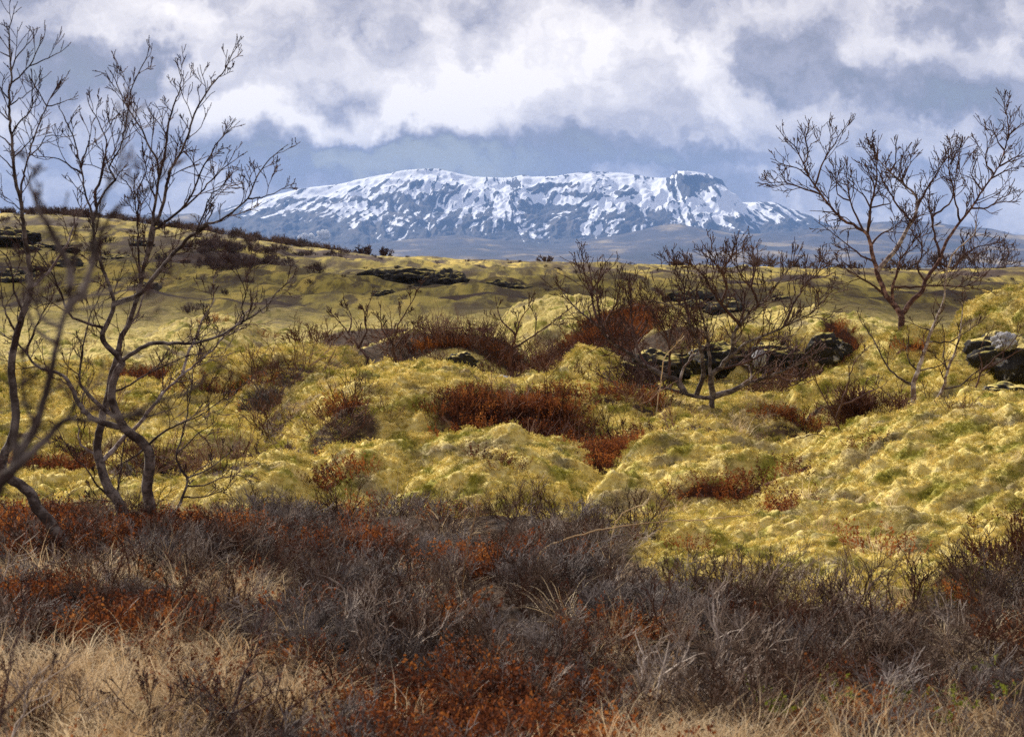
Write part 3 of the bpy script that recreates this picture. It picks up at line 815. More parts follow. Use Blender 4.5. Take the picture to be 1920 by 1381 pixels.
# young birches under the big one
build_tree('young_birch', 'thin dark young birch right of the twin-trunked birch at left', 'tree', 12.9, [
    limb(4.0, 0.9, Z5, [(1070, 1050), (1110, 930), (1150, 820), (1160, 772), (1250, 740), (1330, 690), (1400, 630)]),
    limb(2.6, 0.8, Z5, [(1160, 775), (1090, 660), (1110, 560), (1150, 400), (1180, 200), (1190, 100)]),
    limb(2.0, 0.8, Z5, [(1145, 825), (1250, 820), (1381, 770), (1500, 760)]),
    limb(2.0, 0.8, Z5, [(1120, 910), (1250, 890), (1400, 840)]),
    limb(1.8, 0.8, Z5, [(1110, 620), (1200, 520), (1300, 450)]),
], BG, trunks=1, twig_len=(26, 70), gap=22, depth=2, kids=2, seed=15, rmin=0.7, bud=3)
build_tree('young_birch', 'thin young birch forking low between the two leaning trunks at left', 'tree', 12.6, [
    limb(4.0, 0.9, Z5, [(722, 1010), (722, 930), (728, 820), (748, 690), (762, 590), (770, 500)]),
    limb(2.6, 0.8, Z5, [(720, 925), (660, 880), (600, 820), (540, 730), (480, 670), (400, 560), (370, 500)]),
    limb(1.8, 0.8, Z5, [(720, 930), (640, 910), (580, 910)]),
], BG, trunks=1, twig_len=(18, 50), gap=22, depth=2, kids=3, seed=16, rmin=0.7, bud=3)

# the spreading birch on the right
build_tree('birch_tree', 'wide spreading bare birch against the sky at right with red-brown limbs', 'tree', 30.5, [
    limb(6.6, 0.9, Z6, [(800, 1290), (755, 1220), (700, 1140), (668, 1060), (650, 990), (625, 900), (600, 800), (540, 760), (450, 710), (380, 640), (320, 560), (260, 480), (215, 380), (160, 270), (110, 225)]),
    limb(5.2, 0.9, Z6, [(800, 1270), (880, 1190), (930, 1140), (950, 1080), (1000, 1000), (1040, 940), (1070, 850), (1120, 770), (1180, 700), (1240, 620), (1310, 510), (1390, 390), (1430, 270), (1450, 170), (1420, 10)]),
    limb(1.9, 0.8, Z6, [(310, 550), (200, 520), (100, 490), (25, 490)]),
    limb(2.2, 0.8, Z6, [(285, 510), (310, 430), (340, 360), (380, 290), (440, 190)]),
    limb(1.6, 0.8, Z6, [(250, 460), (170, 400), (105, 390)]),
    limb(1.6, 0.8, Z6, [(220, 390), (240, 320), (225, 230)]),
    pale(limb(5.0, 0.8, Z6, [(672, 1020), (730, 940), (790, 860), (850, 750), (890, 680), (905, 600), (860, 540), (800, 480), (730, 420), (690, 380), (600, 290)])),
    limb(2.4, 0.8, Z6, [(860, 725), (810, 660), (760, 600), (720, 520), (690, 470), (640, 370)]),
    limb(2.6, 0.8, Z6, [(890, 660), (960, 520), (1010, 450), (1070, 350), (1170, 270)]),
    limb(2.0, 0.8, Z6, [(800, 480), (830, 430), (860, 370)]),
    limb(1.9, 0.8, Z6, [(740, 430), (770, 370), (770, 300)]),
    limb(3.0, 0.8, Z6, [(590, 790), (620, 640), (650, 500), (655, 400), (660, 290)]),
    limb(2.2, 0.8, Z6, [(560, 765), (510, 640), (490, 560), (470, 420)]),
    limb(1.9, 0.8, Z6, [(500, 590), (420, 560), (410, 440)]),
    limb(1.8, 0.8, Z6, [(620, 650), (570, 560), (520, 520)]),
    limb(1.8, 0.8, Z6, [(630, 640), (740, 610), (690, 560)]),
    limb(2.2, 0.8, Z6, [(1400, 380), (1470, 350), (1545, 310)]),
    limb(1.9, 0.8, Z6, [(1428, 300), (1390, 250), (1360, 180)]),
    limb(1.7, 0.8, Z6, [(1450, 205), (1500, 160), (1545, 128)]),
    limb(3.0, 0.8, Z6, [(1040, 940), (1010, 830), (985, 700), (970, 600), (980, 500)]),
    limb(2.2, 0.8, Z6, [(985, 705), (1060, 640), (1110, 590), (1130, 450), (1150, 330)]),
    limb(2.4, 0.8, Z6, [(1155, 720), (1140, 650), (1120, 560), (1100, 450), (1085, 370)]),
    limb(2.2, 0.8, Z6, [(1225, 645), (1320, 640), (1380, 600), (1445, 565)]),
    limb(2.0, 0.8, Z6, [(1300, 525), (1230, 450), (1240, 400)]),
    limb(2.0, 0.8, Z6, [(1350, 440), (1310, 360), (1320, 250)]),
    limb(1.9, 0.8, Z6, [(1340, 470), (1430, 420), (1490, 400)]),
    limb(3.8, 0.8, Z6, [(745, 1210), (745, 1150), (770, 1050), (800, 960), (860, 870), (930, 790)]),
    limb(2.8, 0.8, Z6, [(770, 1120), (860, 1120), (950, 1110), (1080, 1110), (1200, 1110), (1330, 1020)]),
    limb(2.8, 0.8, Z6, [(715, 1160), (640, 1110), (560, 1060), (470, 1010), (340, 970)]),
    limb(2.4, 0.8, Z6, [(640, 980), (560, 930), (500, 880), (430, 830), (345, 760)]),
    limb(2.4, 0.8, Z6, [(1035, 960), (1110, 1000), (1200, 910), (1280, 870), (1350, 860)]),
    limb(2.2, 0.8, Z6, [(620, 880), (680, 800), (760, 760), (830, 690)]),
    limb(2.2, 0.8, Z6, [(950, 1080), (900, 1000), (930, 900), (910, 800)]),
], (M['bark_red'], M['twig'], M['twig']), trunks=2, twig_len=(28, 80), gap=9, depth=2, kids=2, seed=17, rmin=0.58, bud=2.0, first=0.3)

# nearer small birch with the pale stem, below it
build_tree('birch_tree', 'small pale-stemmed birch in front of the spreading birch at right', 'tree', 20.5, [
    limb(7.5, 0.9, Z7, [(830, 975), (820, 900), (820, 830), (815, 700), (850, 600), (890, 480), (930, 350), (970, 240), (1010, 150), (1040, 60)], Z6, [(1072, 1080), (1075, 1010)]),
    limb(2.2, 0.8, Z6, [(1072, 1060), (1085, 1000), (1130, 900), (1240, 800), (1255, 690)]),
    limb(5.0, 0.9, Z7, [(835, 945), (870, 910), (950, 840), (1030, 730), (1060, 600), (1110, 460), (1150, 330), (1165, 200), (1165, 100)]),
    limb(2.4, 0.8, Z7, [(1040, 720), (1150, 700), (1240, 620), (1300, 590)]),
    limb(3.0, 0.8, Z7, [(812, 700), (760, 670), (700, 640), (630, 560), (560, 430), (500, 330), (450, 260)]),
    limb(2.2, 0.8, Z7, [(815, 910), (770, 860), (720, 810), (650, 790), (580, 720)]),
    limb(2.0, 0.8, Z7, [(845, 600), (790, 540), (770, 470), (775, 395)]),
    limb(2.0, 0.8, Z7, [(940, 310), (880, 290), (820, 260)]),
    limb(1.9, 0.8, Z7, [(960, 390), (1080, 385), (1150, 340), (1280, 260)]),
    limb(1.8, 0.8, Z7, [(870, 590), (960, 570), (1040, 540)]),
    limb(1.8, 0.8, Z7, [(1065, 590), (1030, 480), (1040, 360)]),
], (M['bark_pale'], M['twig'], M['bark_grey']), trunks=2, twig_len=(20, 52), gap=26, depth=1, kids=3, seed=18, rmin=0.58, bud=2.2, first=0.3)
build_tree('young_birch', 'leaning young birch with a fan of red twigs before the dark rock at right', 'tree', 18.5, [
    limb(3.2, 0.8, Z7, [(1150, 1080), (1155, 1010), (1190, 930), (1260, 730), (1300, 600), (1310, 540), (1290, 480), (1330, 360)]),
    limb(2.2, 0.8, Z7, [(1310, 620), (1370, 540), (1420, 480), (1500, 420), (1560, 350)]),
    limb(2.0, 0.8, Z7, [(1325, 600), (1420, 540), (1520, 480), (1611, 430)]),
    limb(2.2, 0.8, Z7, [(1150, 1085), (1090, 1070), (1020, 980), (940, 870), (900, 760)]),
], (M['twig'], M['twig']), trunks=1, twig_len=(20, 50), gap=24, depth=1, kids=3, seed=19, rmin=0.58, bud=2.2)
build_tree('young_birch', 'leaning young birch left of the red bush in the hollow at right', 'tree', 17.0, [
    limb(3.6, 0.8, Z7, [(425, 1270), (350, 1130), (280, 1010), (250, 940), (180, 800), (120, 680), (90, 560)]),
    limb(2.6, 0.8, Z7, [(258, 955), (300, 830), (330, 740), (350, 660), (380, 560), (420, 490)]),
    limb(2.2, 0.8, Z7, [(415, 1255), (300, 1170), (220, 1090), (130, 1050), (60, 1060)]),
    limb(1.8, 0.8, Z7, [(330, 840), (400, 800), (480, 760), (560, 720)]),
], (M['twig'], M['twig']), trunks=1, twig_len=(18, 46), gap=24, depth=1, kids=3, seed=20, rmin=0.58, bud=2.2)

# low wide birch in the centre right
build_tree('birch_shrub', 'low wide bowl-shaped bare birch before the dark rock face, right of centre', 'shrub', 22.0, [
    limb(6.5, 1.0, Z8, [(1090, 1100), (1085, 1040), (1075, 1020), (980, 1010), (900, 985), (800, 960), (700, 935), (560, 930), (430, 920), (330, 870)]),
    limb(6.8, 0.9, Z8, [(1088, 1030), (1095, 990), (1080, 880), (1150, 800), (1225, 700), (1240, 580), (1280, 510), (1380, 400), (1470, 330), (1560, 200), (1650, 95)]),
    limb(6.5, 0.9, Z8, [(900, 985), (850, 900), (750, 860), (640, 800), (520, 710), (420, 650), (330, 560), (250, 480), (150, 400), (80, 320), (40, 260)]),
    limb(3.4, 0.9, Z8, [(1275, 515), (1180, 400), (1130, 340), (1070, 240), (1010, 150), (945, 90)]),
    limb(2.9, 0.9, Z8, [(1160, 370), (1190, 250), (1150, 150), (1080, 50)]),
    limb(2.6, 0.9, Z8, [(1185, 240), (1160, 130), (1200, 80), (1230, 10)]),
    limb(2.9, 0.9, Z8, [(1420, 370), (1360, 250), (1300, 200), (1260, 90)]),
    limb(2.6, 0.9, Z8, [(1360, 250), (1380, 150), (1375, 70)]),
    limb(6.5, 0.9, Z8, [(1095, 1005), (1220, 975), (1330, 920), (1450, 880), (1560, 840), (1680, 780), (1770, 730)]),
    limb(3.9, 0.9, Z8, [(1200, 755), (1330, 640), (1500, 570), (1620, 510), (1760, 440), (1880, 320)]),
    limb(3.1, 0.9, Z8, [(1590, 520), (1650, 380), (1730, 240), (1860, 120)]),
    limb(5.2, 0.9, Z8, [(1000, 1005), (1030, 850), (1010, 680), (950, 540), (880, 430), (800, 380), (650, 340)]),
    pale(limb(3.4, 0.9, Z8, [(870, 910), (880, 840), (920, 770), (960, 690), (940, 560)])),
    limb(3.4, 0.9, Z8, [(640, 800), (560, 640), (530, 450), (520, 250)]),
    limb(3.1, 0.9, Z8, [(335, 560), (270, 400), (250, 280), (210, 190), (185, 90)]),
    limb(3.1, 0.9, Z8, [(800, 870), (790, 640), (700, 470), (600, 320)]),
    limb(2.9, 0.9, Z8, [(320, 545), (290, 280), (330, 170)]),
    pale(limb(3.1, 0.9, Z8, [(1290, 950), (1360, 870), (1340, 800), (1310, 790)])),
    limb(3.9, 0.9, Z8, [(1085, 900), (1060, 620), (1000, 400), (930, 200)]),
    limb(3.1, 0.9, Z8, [(1240, 590), (1300, 450), (1310, 300), (1280, 200)]),
    limb(2.9, 0.9, Z8, [(950, 545), (900, 350), (890, 240), (840, 140)]),
    limb(3.1, 0.9, Z8, [(1450, 880), (1560, 880), (1640, 930), (1760, 870)]),
    limb(2.9, 0.9, Z8, [(1130, 830), (1300, 780), (1480, 700), (1600, 680)]),
    limb(2.6, 0.9, Z8, [(420, 650), (360, 500), (420, 380), (450, 260)]),
    limb(2.6, 0.9, Z8, [(640, 480), (600, 560), (420, 690)]),
], (M['bark_grey'], M['twig'], M['twig']), trunks=1, twig_len=(32, 95), gap=8, depth=2, kids=2, seed=21, rmin=0.6, bud=2.6, first=0.28, drift=0.5)

# thin shrubs left of it
for nm, lab, d, lims, sd in (
    ('willow_shrub', 'small crooked dark shrub leftmost in the red-brown thicket, centre left', 28.0, [
        limb(3.2, 0.8, Z9, [(150, 345), (145, 330), (100, 270), (40, 190), (0, 140), (-40, 100)]), limb(2.4, 0.8, Z9, [(110, 275), (140, 180), (130, 100), (160, 20)]),
        limb(2.0, 0.8, Z9, [(45, 200), (60, 120), (40, 60)])], 31),
    ('willow_shrub', 'tall thin dark shrub with a long curved stem in the red-brown thicket', 28.4, [
        limb(3.0, 0.8, Z9, [(310, 350), (300, 320), (290, 250), (320, 150), (360, 80), (400, 10), (445, -70)]), limb(2.0, 0.8, Z9, [(300, 300), (360, 200), (430, 150)]),
        limb(2.0, 0.8, Z9, [(292, 260), (230, 170), (220, 90)])], 32),
    ('willow_shrub', 'pale leaning stems at the right end of the red-brown thicket', 29.0, [
        limb(2.6, 0.8, Z9, [(950, 330), (990, 180), (1010, 110), (1050, 60)]), limb(2.4, 0.8, Z9, [(960, 300), (1060, 220), (1150, 160), (1280, 60)]),
        limb(2.0, 0.8, Z9, [(985, 200), (900, 120), (880, 60)])], 33)):
    build_tree(nm, lab, 'shrub', d, lims, (M['red_stem'] if sd == 33 else M['twig'], M['twig']), trunks=1, twig_len=(18, 50), gap=20, depth=2, kids=3, seed=sd, rmin=0.58, bud=2.0)

# bare little bushes at the bottom edge
for lab, lims, sd in (
    ('small bare fan-shaped bush at the bottom edge, leftmost of three', [
        limb(3.4, 0.9, ZA, [(705, 1225), (735, 1120), (800, 1050), (840, 980)]), limb(3.0, 0.9, ZA, [(705, 1190), (650, 1120), (590, 1060), (520, 980)]), limb(2.4, 0.9, ZA, [(712, 1180), (710, 1080), (720, 1000)])], 41),
    ('tallest bare bush at the bottom edge, one stem reaching high', [
        limb(3.8, 0.9, ZA, [(1082, 1240), (1100, 1110), (1130, 1000), (1160, 900), (1210, 820), (1240, 670)]), limb(2.8, 0.9, ZA, [(1100, 1110), (1020, 1040), (970, 980)]),
        limb(2.8, 0.9, ZA, [(1105, 1100), (1200, 1050), (1300, 1000)]), limb(2.4, 0.9, ZA, [(1092, 1150), (1060, 1100), (940, 1060), (870, 960)])], 42),
    ('small bare bush at the bottom edge beside the rust-red heath mat', [
        limb(3.4, 0.9, ZA, [(1330, 1235), (1350, 1110), (1400, 1060), (1460, 1020), (1530, 990)]), limb(2.6, 0.9, ZA, [(1350, 1110), (1310, 1030), (1330, 930)])], 43)):
    build_tree('bare_bush', lab, 'bush', 7.0, lims, (M['twig'], M['twig']), trunks=1, twig_len=(30, 80), gap=26, depth=2, kids=3, seed=sd, rmin=0.8, bud=0, first=0.15, up=0.3)


pixel = lambda x, y: (x, y)
build_tree('fallen_branch', 'dark fallen branch lying under the leaning trunk at the left edge', 'branch', 11.2, [
    limb(9, 5, pixel, [(-60, 1030), (0, 1040), (50, 1058), (100, 1072)]), limb(3, 1, pixel, [(40, 1052), (90, 1030), (120, 1000)])],
    (M['bark_grey'], M['twig'], M['branch']), trunks=1, twig_len=(16, 40), gap=30, depth=1, kids=2, seed=51, rmin=0.7, bud=0, root=False)
build_tree('fallen_branch', 'long pale fallen branch lying in the heath right of the birch foot', 'branch', 11.6, [
    limb(3.2, 1.2, pixel, [(165, 1075), (230, 1062), (290, 1035), (330, 1008), (380, 990)]), limb(1.8, 0.8, pixel, [(240, 1058), (285, 1060), (330, 1045)])],
    (M['bark_pale'], M['twig'], M['branch']), trunks=1, twig_len=(16, 40), gap=26, depth=1, kids=2, seed=52, rmin=0.7, bud=0, root=False)
for lab, dd_, pts, sd_ in (('long arching straw stalk reaching right over the heath to the moss bank', 10.6, [(1010, 1045), (1055, 1012), (1130, 992), (1220, 980), (1320, 973), (1400, 966)], 53),
                          ('upright thin straw stalk in the dark heath, centre', 9.4, [(862, 1180), (866, 1110), (876, 1030), (894, 955)], 54),
                          ('short bent straw stalk beside the arching one', 11.0, [(1143, 1040), (1150, 990), (1168, 962), (1192, 950)], 55),
                          ('upright straw stalk in front of the bowl-shaped birch', 21.0, [(1232, 770), (1238, 720), (1246, 670), (1262, 652)], 56)):
    build_tree('grass_stalk', lab, 'grass stalk', dd_, [limb(1.7, 0.8, pixel, pts)], (M['straw'], M['straw']), trunks=1, twig_len=(5, 14), gap=60, depth=0, seed=sd_, rmin=0.6, bud=0, first=0.8)


# ------------------------------------------------------------------ rocks
def rock(label, px, py, d, wpx, hpx, mat, seed, depth=None, name='lava_rock', sink=0.25, sub=5):
    s = d / F
    sx, sz = wpx * s / 2, hpx * s / 2
    sy = depth if depth else (sx + sz) / 2
    c = W(px, py, d)
    import bmesh
    bm = bmesh.new(); bmesh.ops.create_icosphere(bm, subdivisions=sub, radius=1.0)
    me = bpy.data.meshes.new(name); bm.to_mesh(me); bm.free()
    V = np.empty(len(me.vertices) * 3, np.float32); me.vertices.foreach_get('co', V); V = V.reshape(-1, 3).astype(float)
    N = V.copy()
    # blocky: flatten on random planes
    r_ = np.random.default_rng(seed)
    f = np.ones(len(V))
    for k in range(11):
        pn = unit(r_.normal(0, 1, 3) * np.array([1, 1, 0.8])); o_ = r_.uniform(0.62, 0.95)
        dt = N @ pn; f = np.minimum(f, np.where(dt > 1e-3, o_ / np.maximum(dt, 1e-3), 9))
    V = N * f[:, None]
    sc = 2.2
    dn = fbm(V[:, 0] * sc + seed, V[:, 2] * sc + V[:, 1] * 1.3, 5, seed) * 0.32 + 0.07 * fbm(V[:, 0] * 9 + seed, V[:, 2] * 9 + V[:, 1] * 6, 3, seed + 3)
    V = V * (1 + dn[:, None])
    V[:, 0] *= sx; V[:, 1] *= sy; V[:, 2] *= sz
    me.vertices.foreach_set('co', V.astype(np.float32).ravel()); me.update()
    me.polygons.foreach_set('use_smooth', np.ones(len(me.polygons), bool))
    me.materials.append(mat)
    o = obj(name, me, loc=c)
    tag(o, label, 'rock')
    return o


rock('long dark moss-capped lava outcrop in the mid distance, left of centre', 770, 528, 84, 200, 54, M['rock_far'], 1, 1.6)
rock('dark block of lava at the right end of the long outcrop', 838, 532, 82, 90, 54, M['rock_far'], 2, 1.0)
rock('separate dark lava outcrop right of the long one in the mid distance', 948, 546, 76, 110, 44, M['rock_far'], 3, 1.0)
rock('low mossy lava block below the long outcrop in the mid distance', 722, 553, 70, 70, 24, M['rock_far'], 4, 0.6)
rock('small dark lava lump beside the green knoll in the mid distance', 655, 564, 66, 62, 18, M['rock_far'], 5, 0.5)
rock('dark crag on the hillside at the far left', 22, 448, 100, 110, 44, M['rock_far'], 6, 1.5)
rock('dark shelf of lava on the left hill behind the birch stems', 100, 470, 96, 90, 26, M['rock_far'], 7, 1.2)
rock('dark lava ledge on the left hill right of the birch stems', 215, 490, 92, 110, 24, M['rock_far'], 8, 1.2)
rock('low dark lava lump at the left end of the shadowed ledge', 1150, 694, 30.5, 90, 46, M['rock'], 9, 0.4)
rock('rounded dark lava block in the ledge left of the bowl-shaped birch', 1240, 684, 31.2, 120, 62, M['rock'], 29, 0.5)
rock('dark lava block directly behind the bowl-shaped birch', 1345, 676, 31.8, 120, 66, M['rock'], 10, 0.5)
rock('dark lava block right of the pale standing stone', 1460, 672, 32, 120, 66, M['rock'], 30, 0.5)
rock('white lichen-spotted stone at the left end of the dark ledge', 1114, 684, 30, 26, 40, M['stone'], 11, 0.12, 'stone')
rock('pale lichen stone standing in the dark lava wall', 1424, 674, 30.9, 30, 34, M['stone'], 12, 0.12, 'stone')
rock('mossy lava boulder with pale spots at the right end of the dark wall', 1555, 652, 31, 90, 60, M['rock_lichen'], 13, 0.45)
rock('big dark lava face with white lichen at the right edge', 1905, 672, 27.5, 180, 100, M['rock_lichen'], 14, 0.7)
rock('pale grey lichen boulder on the dark lava face at the right edge', 1885, 640, 26.8, 50, 36, M['stone'], 15, 0.2, 'stone')
rock('low dark lava slab at the right edge under the lichen face', 1890, 735, 22.5, 120, 40, M['rock_lichen'], 16, 0.4)
rock('small grey stone capped with yellow moss at the centre', 868, 678, 26, 70, 34, M['rock_lichen'], 17, 0.25, 'stone')
rock('flat white stone lying behind the centre moss mound', 942, 709, 24.2, 36, 13, M['stone'], 18, 0.12, 'stone', sub=4)
rock('dark grey lava lump in the red bush hollow at right', 1665, 850, 17.2, 90, 56, M['rock_lichen'], 19, 0.22)


# ------------------------------------------------------------------ plant patterns for the ground cover
pats = {}


def pattern(kind, i, me):
    o = bpy.data.objects.new('%s_pattern_%02d' % (kind, i), me)
    if kind not in pats: pats[kind] = bpy.data.collections.new(kind + ' patterns')
    pats[kind].objects.link(o)


def bush_mesh(name, mat, seed, stems, h, spread, r, rmin, kids=4, depth=2, up=0.5, lean=0.5):
    global rng
    rng = np.random.default_rng(seed)
    t = Tubes()
    for i in range(stems):
        a = rng.uniform(0, 2 * np.pi); q = spread * math.sqrt(rng.random())
        p = np.array([math.cos(a) * q, math.sin(a) * q, -0.03])
        d = unit(np.array([math.cos(a) * lean + rng.normal(0, 0.3), math.sin(a) * lean + rng.normal(0, 0.3), 0.9]))
        twig(t, p, d, h * rng.uniform(0.6, 1.1), r, rmin, depth, up, kids, 0.2)
    return t.mesh(name, mat)


for i in range(5):
    pattern('dwarf_birch', i, bush_mesh('dwarf_birch', M['heath_twig'], 100 + i, 8, 0.27, 0.17, 0.0030, 0.0013, 5, 2, 0.22, 1.1))
for i in (5, 6):
    pattern('dwarf_birch', i, bush_mesh('dwarf_birch', M['heath_twig'], 100 + i, 5, 0.36, 0.12, 0.0060, 0.0018, 4, 2, 0.25, 1.0))
for i in range(4):
    pattern('red_stem', i, bush_mesh('red_stem', M['red_stem'], 120 + i, 12, 0.46, 0.22, 0.0048, 0.0030, 4, 1, 0.5, 0.7))
for i in range(3):
    pattern('grey_heath', i, bush_mesh('grey_heath', M['grey_twig'], 140 + i, 16, 0.15, 0.14, 0.0018, 0.0011, 5, 2, 0.2, 1.1))
for i in range(4):
    pattern('far_scrub', i, bush_mesh('far_scrub', M['far_scrub'], 160 + i, 16, 0.85, 0.45, 0.016, 0.010, 5, 2, 0.6, 0.5))


def leafy_mesh(name, mat, seed, stems, h, spread, leaf, per):
    g = np.random.default_rng(seed); V = []; T3 = []
    for i in range(stems):
        a = g.uniform(0, 6.28); q = spread * math.sqrt(g.random())
        p = np.array([math.cos(a) * q, math.sin(a) * q, -0.01]); d = unit(np.array([math.cos(a) * .5, math.sin(a) * .5, 1.0]) + g.normal(0, .25, 3))
        H = h * g.uniform(0.5, 1.15)
        for k in range(per):
            f = 0.25 + 0.75 * (k + g.random()) / per
            c = p + d * H * f + g.normal(0, .004, 3)
            o = unit(g.normal(0, 1, 3) + d * 0.9); s = unit(np.cross(o, g.normal(0, 1, 3))); L = leaf * g.uniform(.6, 1.3)
            n = len(V); V += [c, c + o * L * .5 + s * L * .28, c + o * L, c + o * L * .5 - s * L * .28]; T3 += [(n, n + 1, n + 2), (n, n + 2, n + 3)]
        n = len(V); s = unit(np.cross(d, g.normal(0, 1, 3))) * 0.0016
        V += [p - s, p + s, p + d * H]; T3 += [(n, n + 1, n + 2)]
    return mesh_np(name, V, tris=T3, mat=mat, smooth=False)


for i in range(4):
    pattern('rust_heath', i, leafy_mesh('rust_heath', M['rust_leaf'], 200 + i, 34, 0.13, 0.15, 0.014, 13))
for i in range(3):
    pattern('moss', i, leafy_mesh('moss_tuft', M['moss'], 220 + i, 26, 0.020, 0.055, 0.011, 3))
for i in range(2):
    pattern('green_herb', i, leafy_mesh('green_herb', M['green_leaf'], 240 + i, 6, 0.05, 0.05, 0.019, 5))


def grass_mesh(name, seed, n, L, spread, w, droop):
    g = np.random.default_rng(seed); V = []; Qd = []; T3 = []
    for i in range(n):
        a = g.uniform(0, 6.28); q = spread * math.sqrt(g.random())
        p = np.array([math.cos(a) * q, math.sin(a) * q, -0.02]); b_ = a + g.normal(0, .9)
        d = unit(np.array([math.cos(b_) * .6, math.sin(b_) * .6, g.uniform(.5, 1.3)])); l = L * g.uniform(.4, 1.15); sd = np.array([-math.sin(b_), math.cos(b_), 0]) * w
        k = 6; n0 = len(V)
        for j in range(k):
            ww = sd * (1 - j / (k - 1)) ** 0.6 * 0.5
            V += [p - ww, p + ww]
            p = p + d * l / (k - 1); d = unit(d + np.array([math.cos(b_) * .1, math.sin(b_) * .1, -droop]) + g.normal(0, .06, 3))
        for j in range(k - 1): Qd.append((n0 + 2 * j, n0 + 2 * j + 1, n0 + 2 * j + 3, n0 + 2 * j + 2))
    return mesh_np(name, V, quads=Qd, mat=M['straw'])


for i in range(4):
    pattern('dry_grass', i, grass_mesh('dry_grass', 260 + i, 34, 0.30, 0.10, 0.0032, 0.30))


def scatter(name, kind, X, Y, scl, tilt=0.15, dz=0.0, sxy=None):
    """plants of the patterns of one kind, one stuff object"""
    g = np.random.default_rng(len(X))
    Z = gz_at(X, Y) + dz
    n = len(X)
    me = bpy.data.meshes.new(name); me.vertices.add(n)
    me.vertices.foreach_set('co', np.stack([X, Y, Z], 1).astype(np.float32).ravel())
    rot = np.stack([g.normal(0, tilt, n), g.normal(0, tilt, n), g.uniform(0, 6.28, n)], 1)
    a = me.attributes.new('rot', 'FLOAT_VECTOR', 'POINT'); a.data.foreach_set('vector', rot.astype(np.float32).ravel())
    a = me.attributes.new('scl', 'FLOAT', 'POINT'); a.data.foreach_set('value', np.asarray(scl, np.float32))
    k = len(pats[kind].objects)
    a = me.attributes.new('pick', 'INT', 'POINT'); a.data.foreach_set('value', g.integers(0, k, n).astype(np.int32))
    o = obj(name, me); tag(o, kind='stuff')
    ng = bpy.data.node_groups.new(name, 'GeometryNodeTree')
    ng.interface.new_socket('Geometry', in_out='INPUT', socket_type='NodeSocketGeometry')
    ng.interface.new_socket('Geometry', in_out='OUTPUT', socket_type='NodeSocketGeometry')
    N = ng.nodes.new
    gi = N('NodeGroupInput'); go = N('NodeGroupOutput'); iop = N('GeometryNodeInstanceOnPoints'); ci = N('GeometryNodeCollectionInfo')
    ci.inputs['Collection'].default_value = pats[kind]; ci.inputs['Separate Children'].default_value = True; ci.inputs['Reset Children'].default_value = True
    def named(t, nm):
        q = N('GeometryNodeInputNamedAttribute'); q.data_type = t; q.inputs['Name'].default_value = nm
        return [s for s in q.outputs if s.enabled and s.name == 'Attribute'][0]
    L = ng.links.new
    L(gi.outputs[0], iop.inputs['Points']); L(ci.outputs[0], iop.inputs['Instance']); iop.inputs['Pick Instance'].default_value = True
    L(named('INT', 'pick'), iop.inputs['Instance Index'])
    er = N('FunctionNodeEulerToRotation'); L(named('FLOAT_VECTOR', 'rot'), er.inputs[0]); L(er.outputs[0], iop.inputs['Rotation'])
    L(named('FLOAT', 'scl'), iop.inputs['Scale']); L(iop.outputs[0], go.inputs[0])
    o.modifiers.new('plants', 'NODES').node_group = ng
    return o


def sample(n, y0, y1, seed, tmax=0.34):
    g = np.random.default_rng(seed)
    Y = np.sqrt(g.uniform(y0 ** 2, y1 ** 2, n)); t = g.uniform(-tmax, tmax, n)
    return t * Y, Y, g


def cover(name, kind, n, y0, y1, seed, prob, scl, tilt=0.15, dz=0.0):
    X, Y, g = sample(n, y0, y1, seed)
    p = prob(X, Y)
    k = g.random(n) < p
    X, Y = X[k], Y[k]
    print(name, len(X))
    return scatter(name, kind, X, Y, scl(X, Y, g), tilt, dz)


cover('dwarf_birch_heath', 'dwarf_birch', 1500, 5.6, 15.5, 301,
      lambda x, y: heath(x, y - 0.25) * np.clip(0.95 - 0.97 * zone('grass', x, y) - 0.9 * zone('rust', x, y), 0.0, 1) * sstep(-0.75, 0.15, fbm(x / 0.9, y / 0.9, 2, 141)) + 0.25 * zone('brown', x, y) * (y > 12),
      lambda x, y, g: g.uniform(0.45, 0.95, len(x)) * np.clip(1.25 - y / 40, 0.6, 1.1))
cover('red_stem_thicket', 'red_stem', 5200, 15, 40, 302, lambda x, y: zone('brown', x, y) * 0.8 + 0.3 * zone('rust', x, y), lambda x, y, g: g.uniform(0.5, 1.15, len(x)) * np.clip(0.45 + y / 50, 0.6, 1.1))
cover('rust_heath', 'rust_heath', 16000, 5.6, 44, 303, lambda x, y: zone('rust', x, y) * 0.85 + 0.02 * heath(x, y) + 0.04 * zone('brown', x, y), lambda x, y, g: g.uniform(0.7, 1.35, len(x)) * np.clip(y / 16, 0.9, 1.5))
cover('rust_heath', 'rust_heath', 9000, 5.6, 14, 313, lambda x, y: zone('rust', x, y) * 0.8 + 0.012 * heath(x, y), lambda x, y, g: g.uniform(0.8, 1.5, len(x)))
cover('dry_grass', 'dry_grass', 11000, 5.6, 14, 315, lambda x, y: zone('grass', x, y), lambda x, y, g: g.uniform(0.4, 1.0, len(x)), 0.45)
cover('rust_heath', 'rust_heath', 14000, 13, 27, 323, lambda x, y: zone('rust', x, y), lambda x, y, g: g.uniform(0.7, 1.5, len(x)))
cover('grey_heath', 'grey_heath', 1500, 5.6, 14, 304, lambda x, y: heath(x, y) * sstep(0.05, 0.4, fbm(x / 0.7, y / 0.7, 2, 131)) * 0.9 * (1 - 0.9 * zone('grass', x, y)), lambda x, y, g: g.uniform(0.8, 1.5, len(x)))
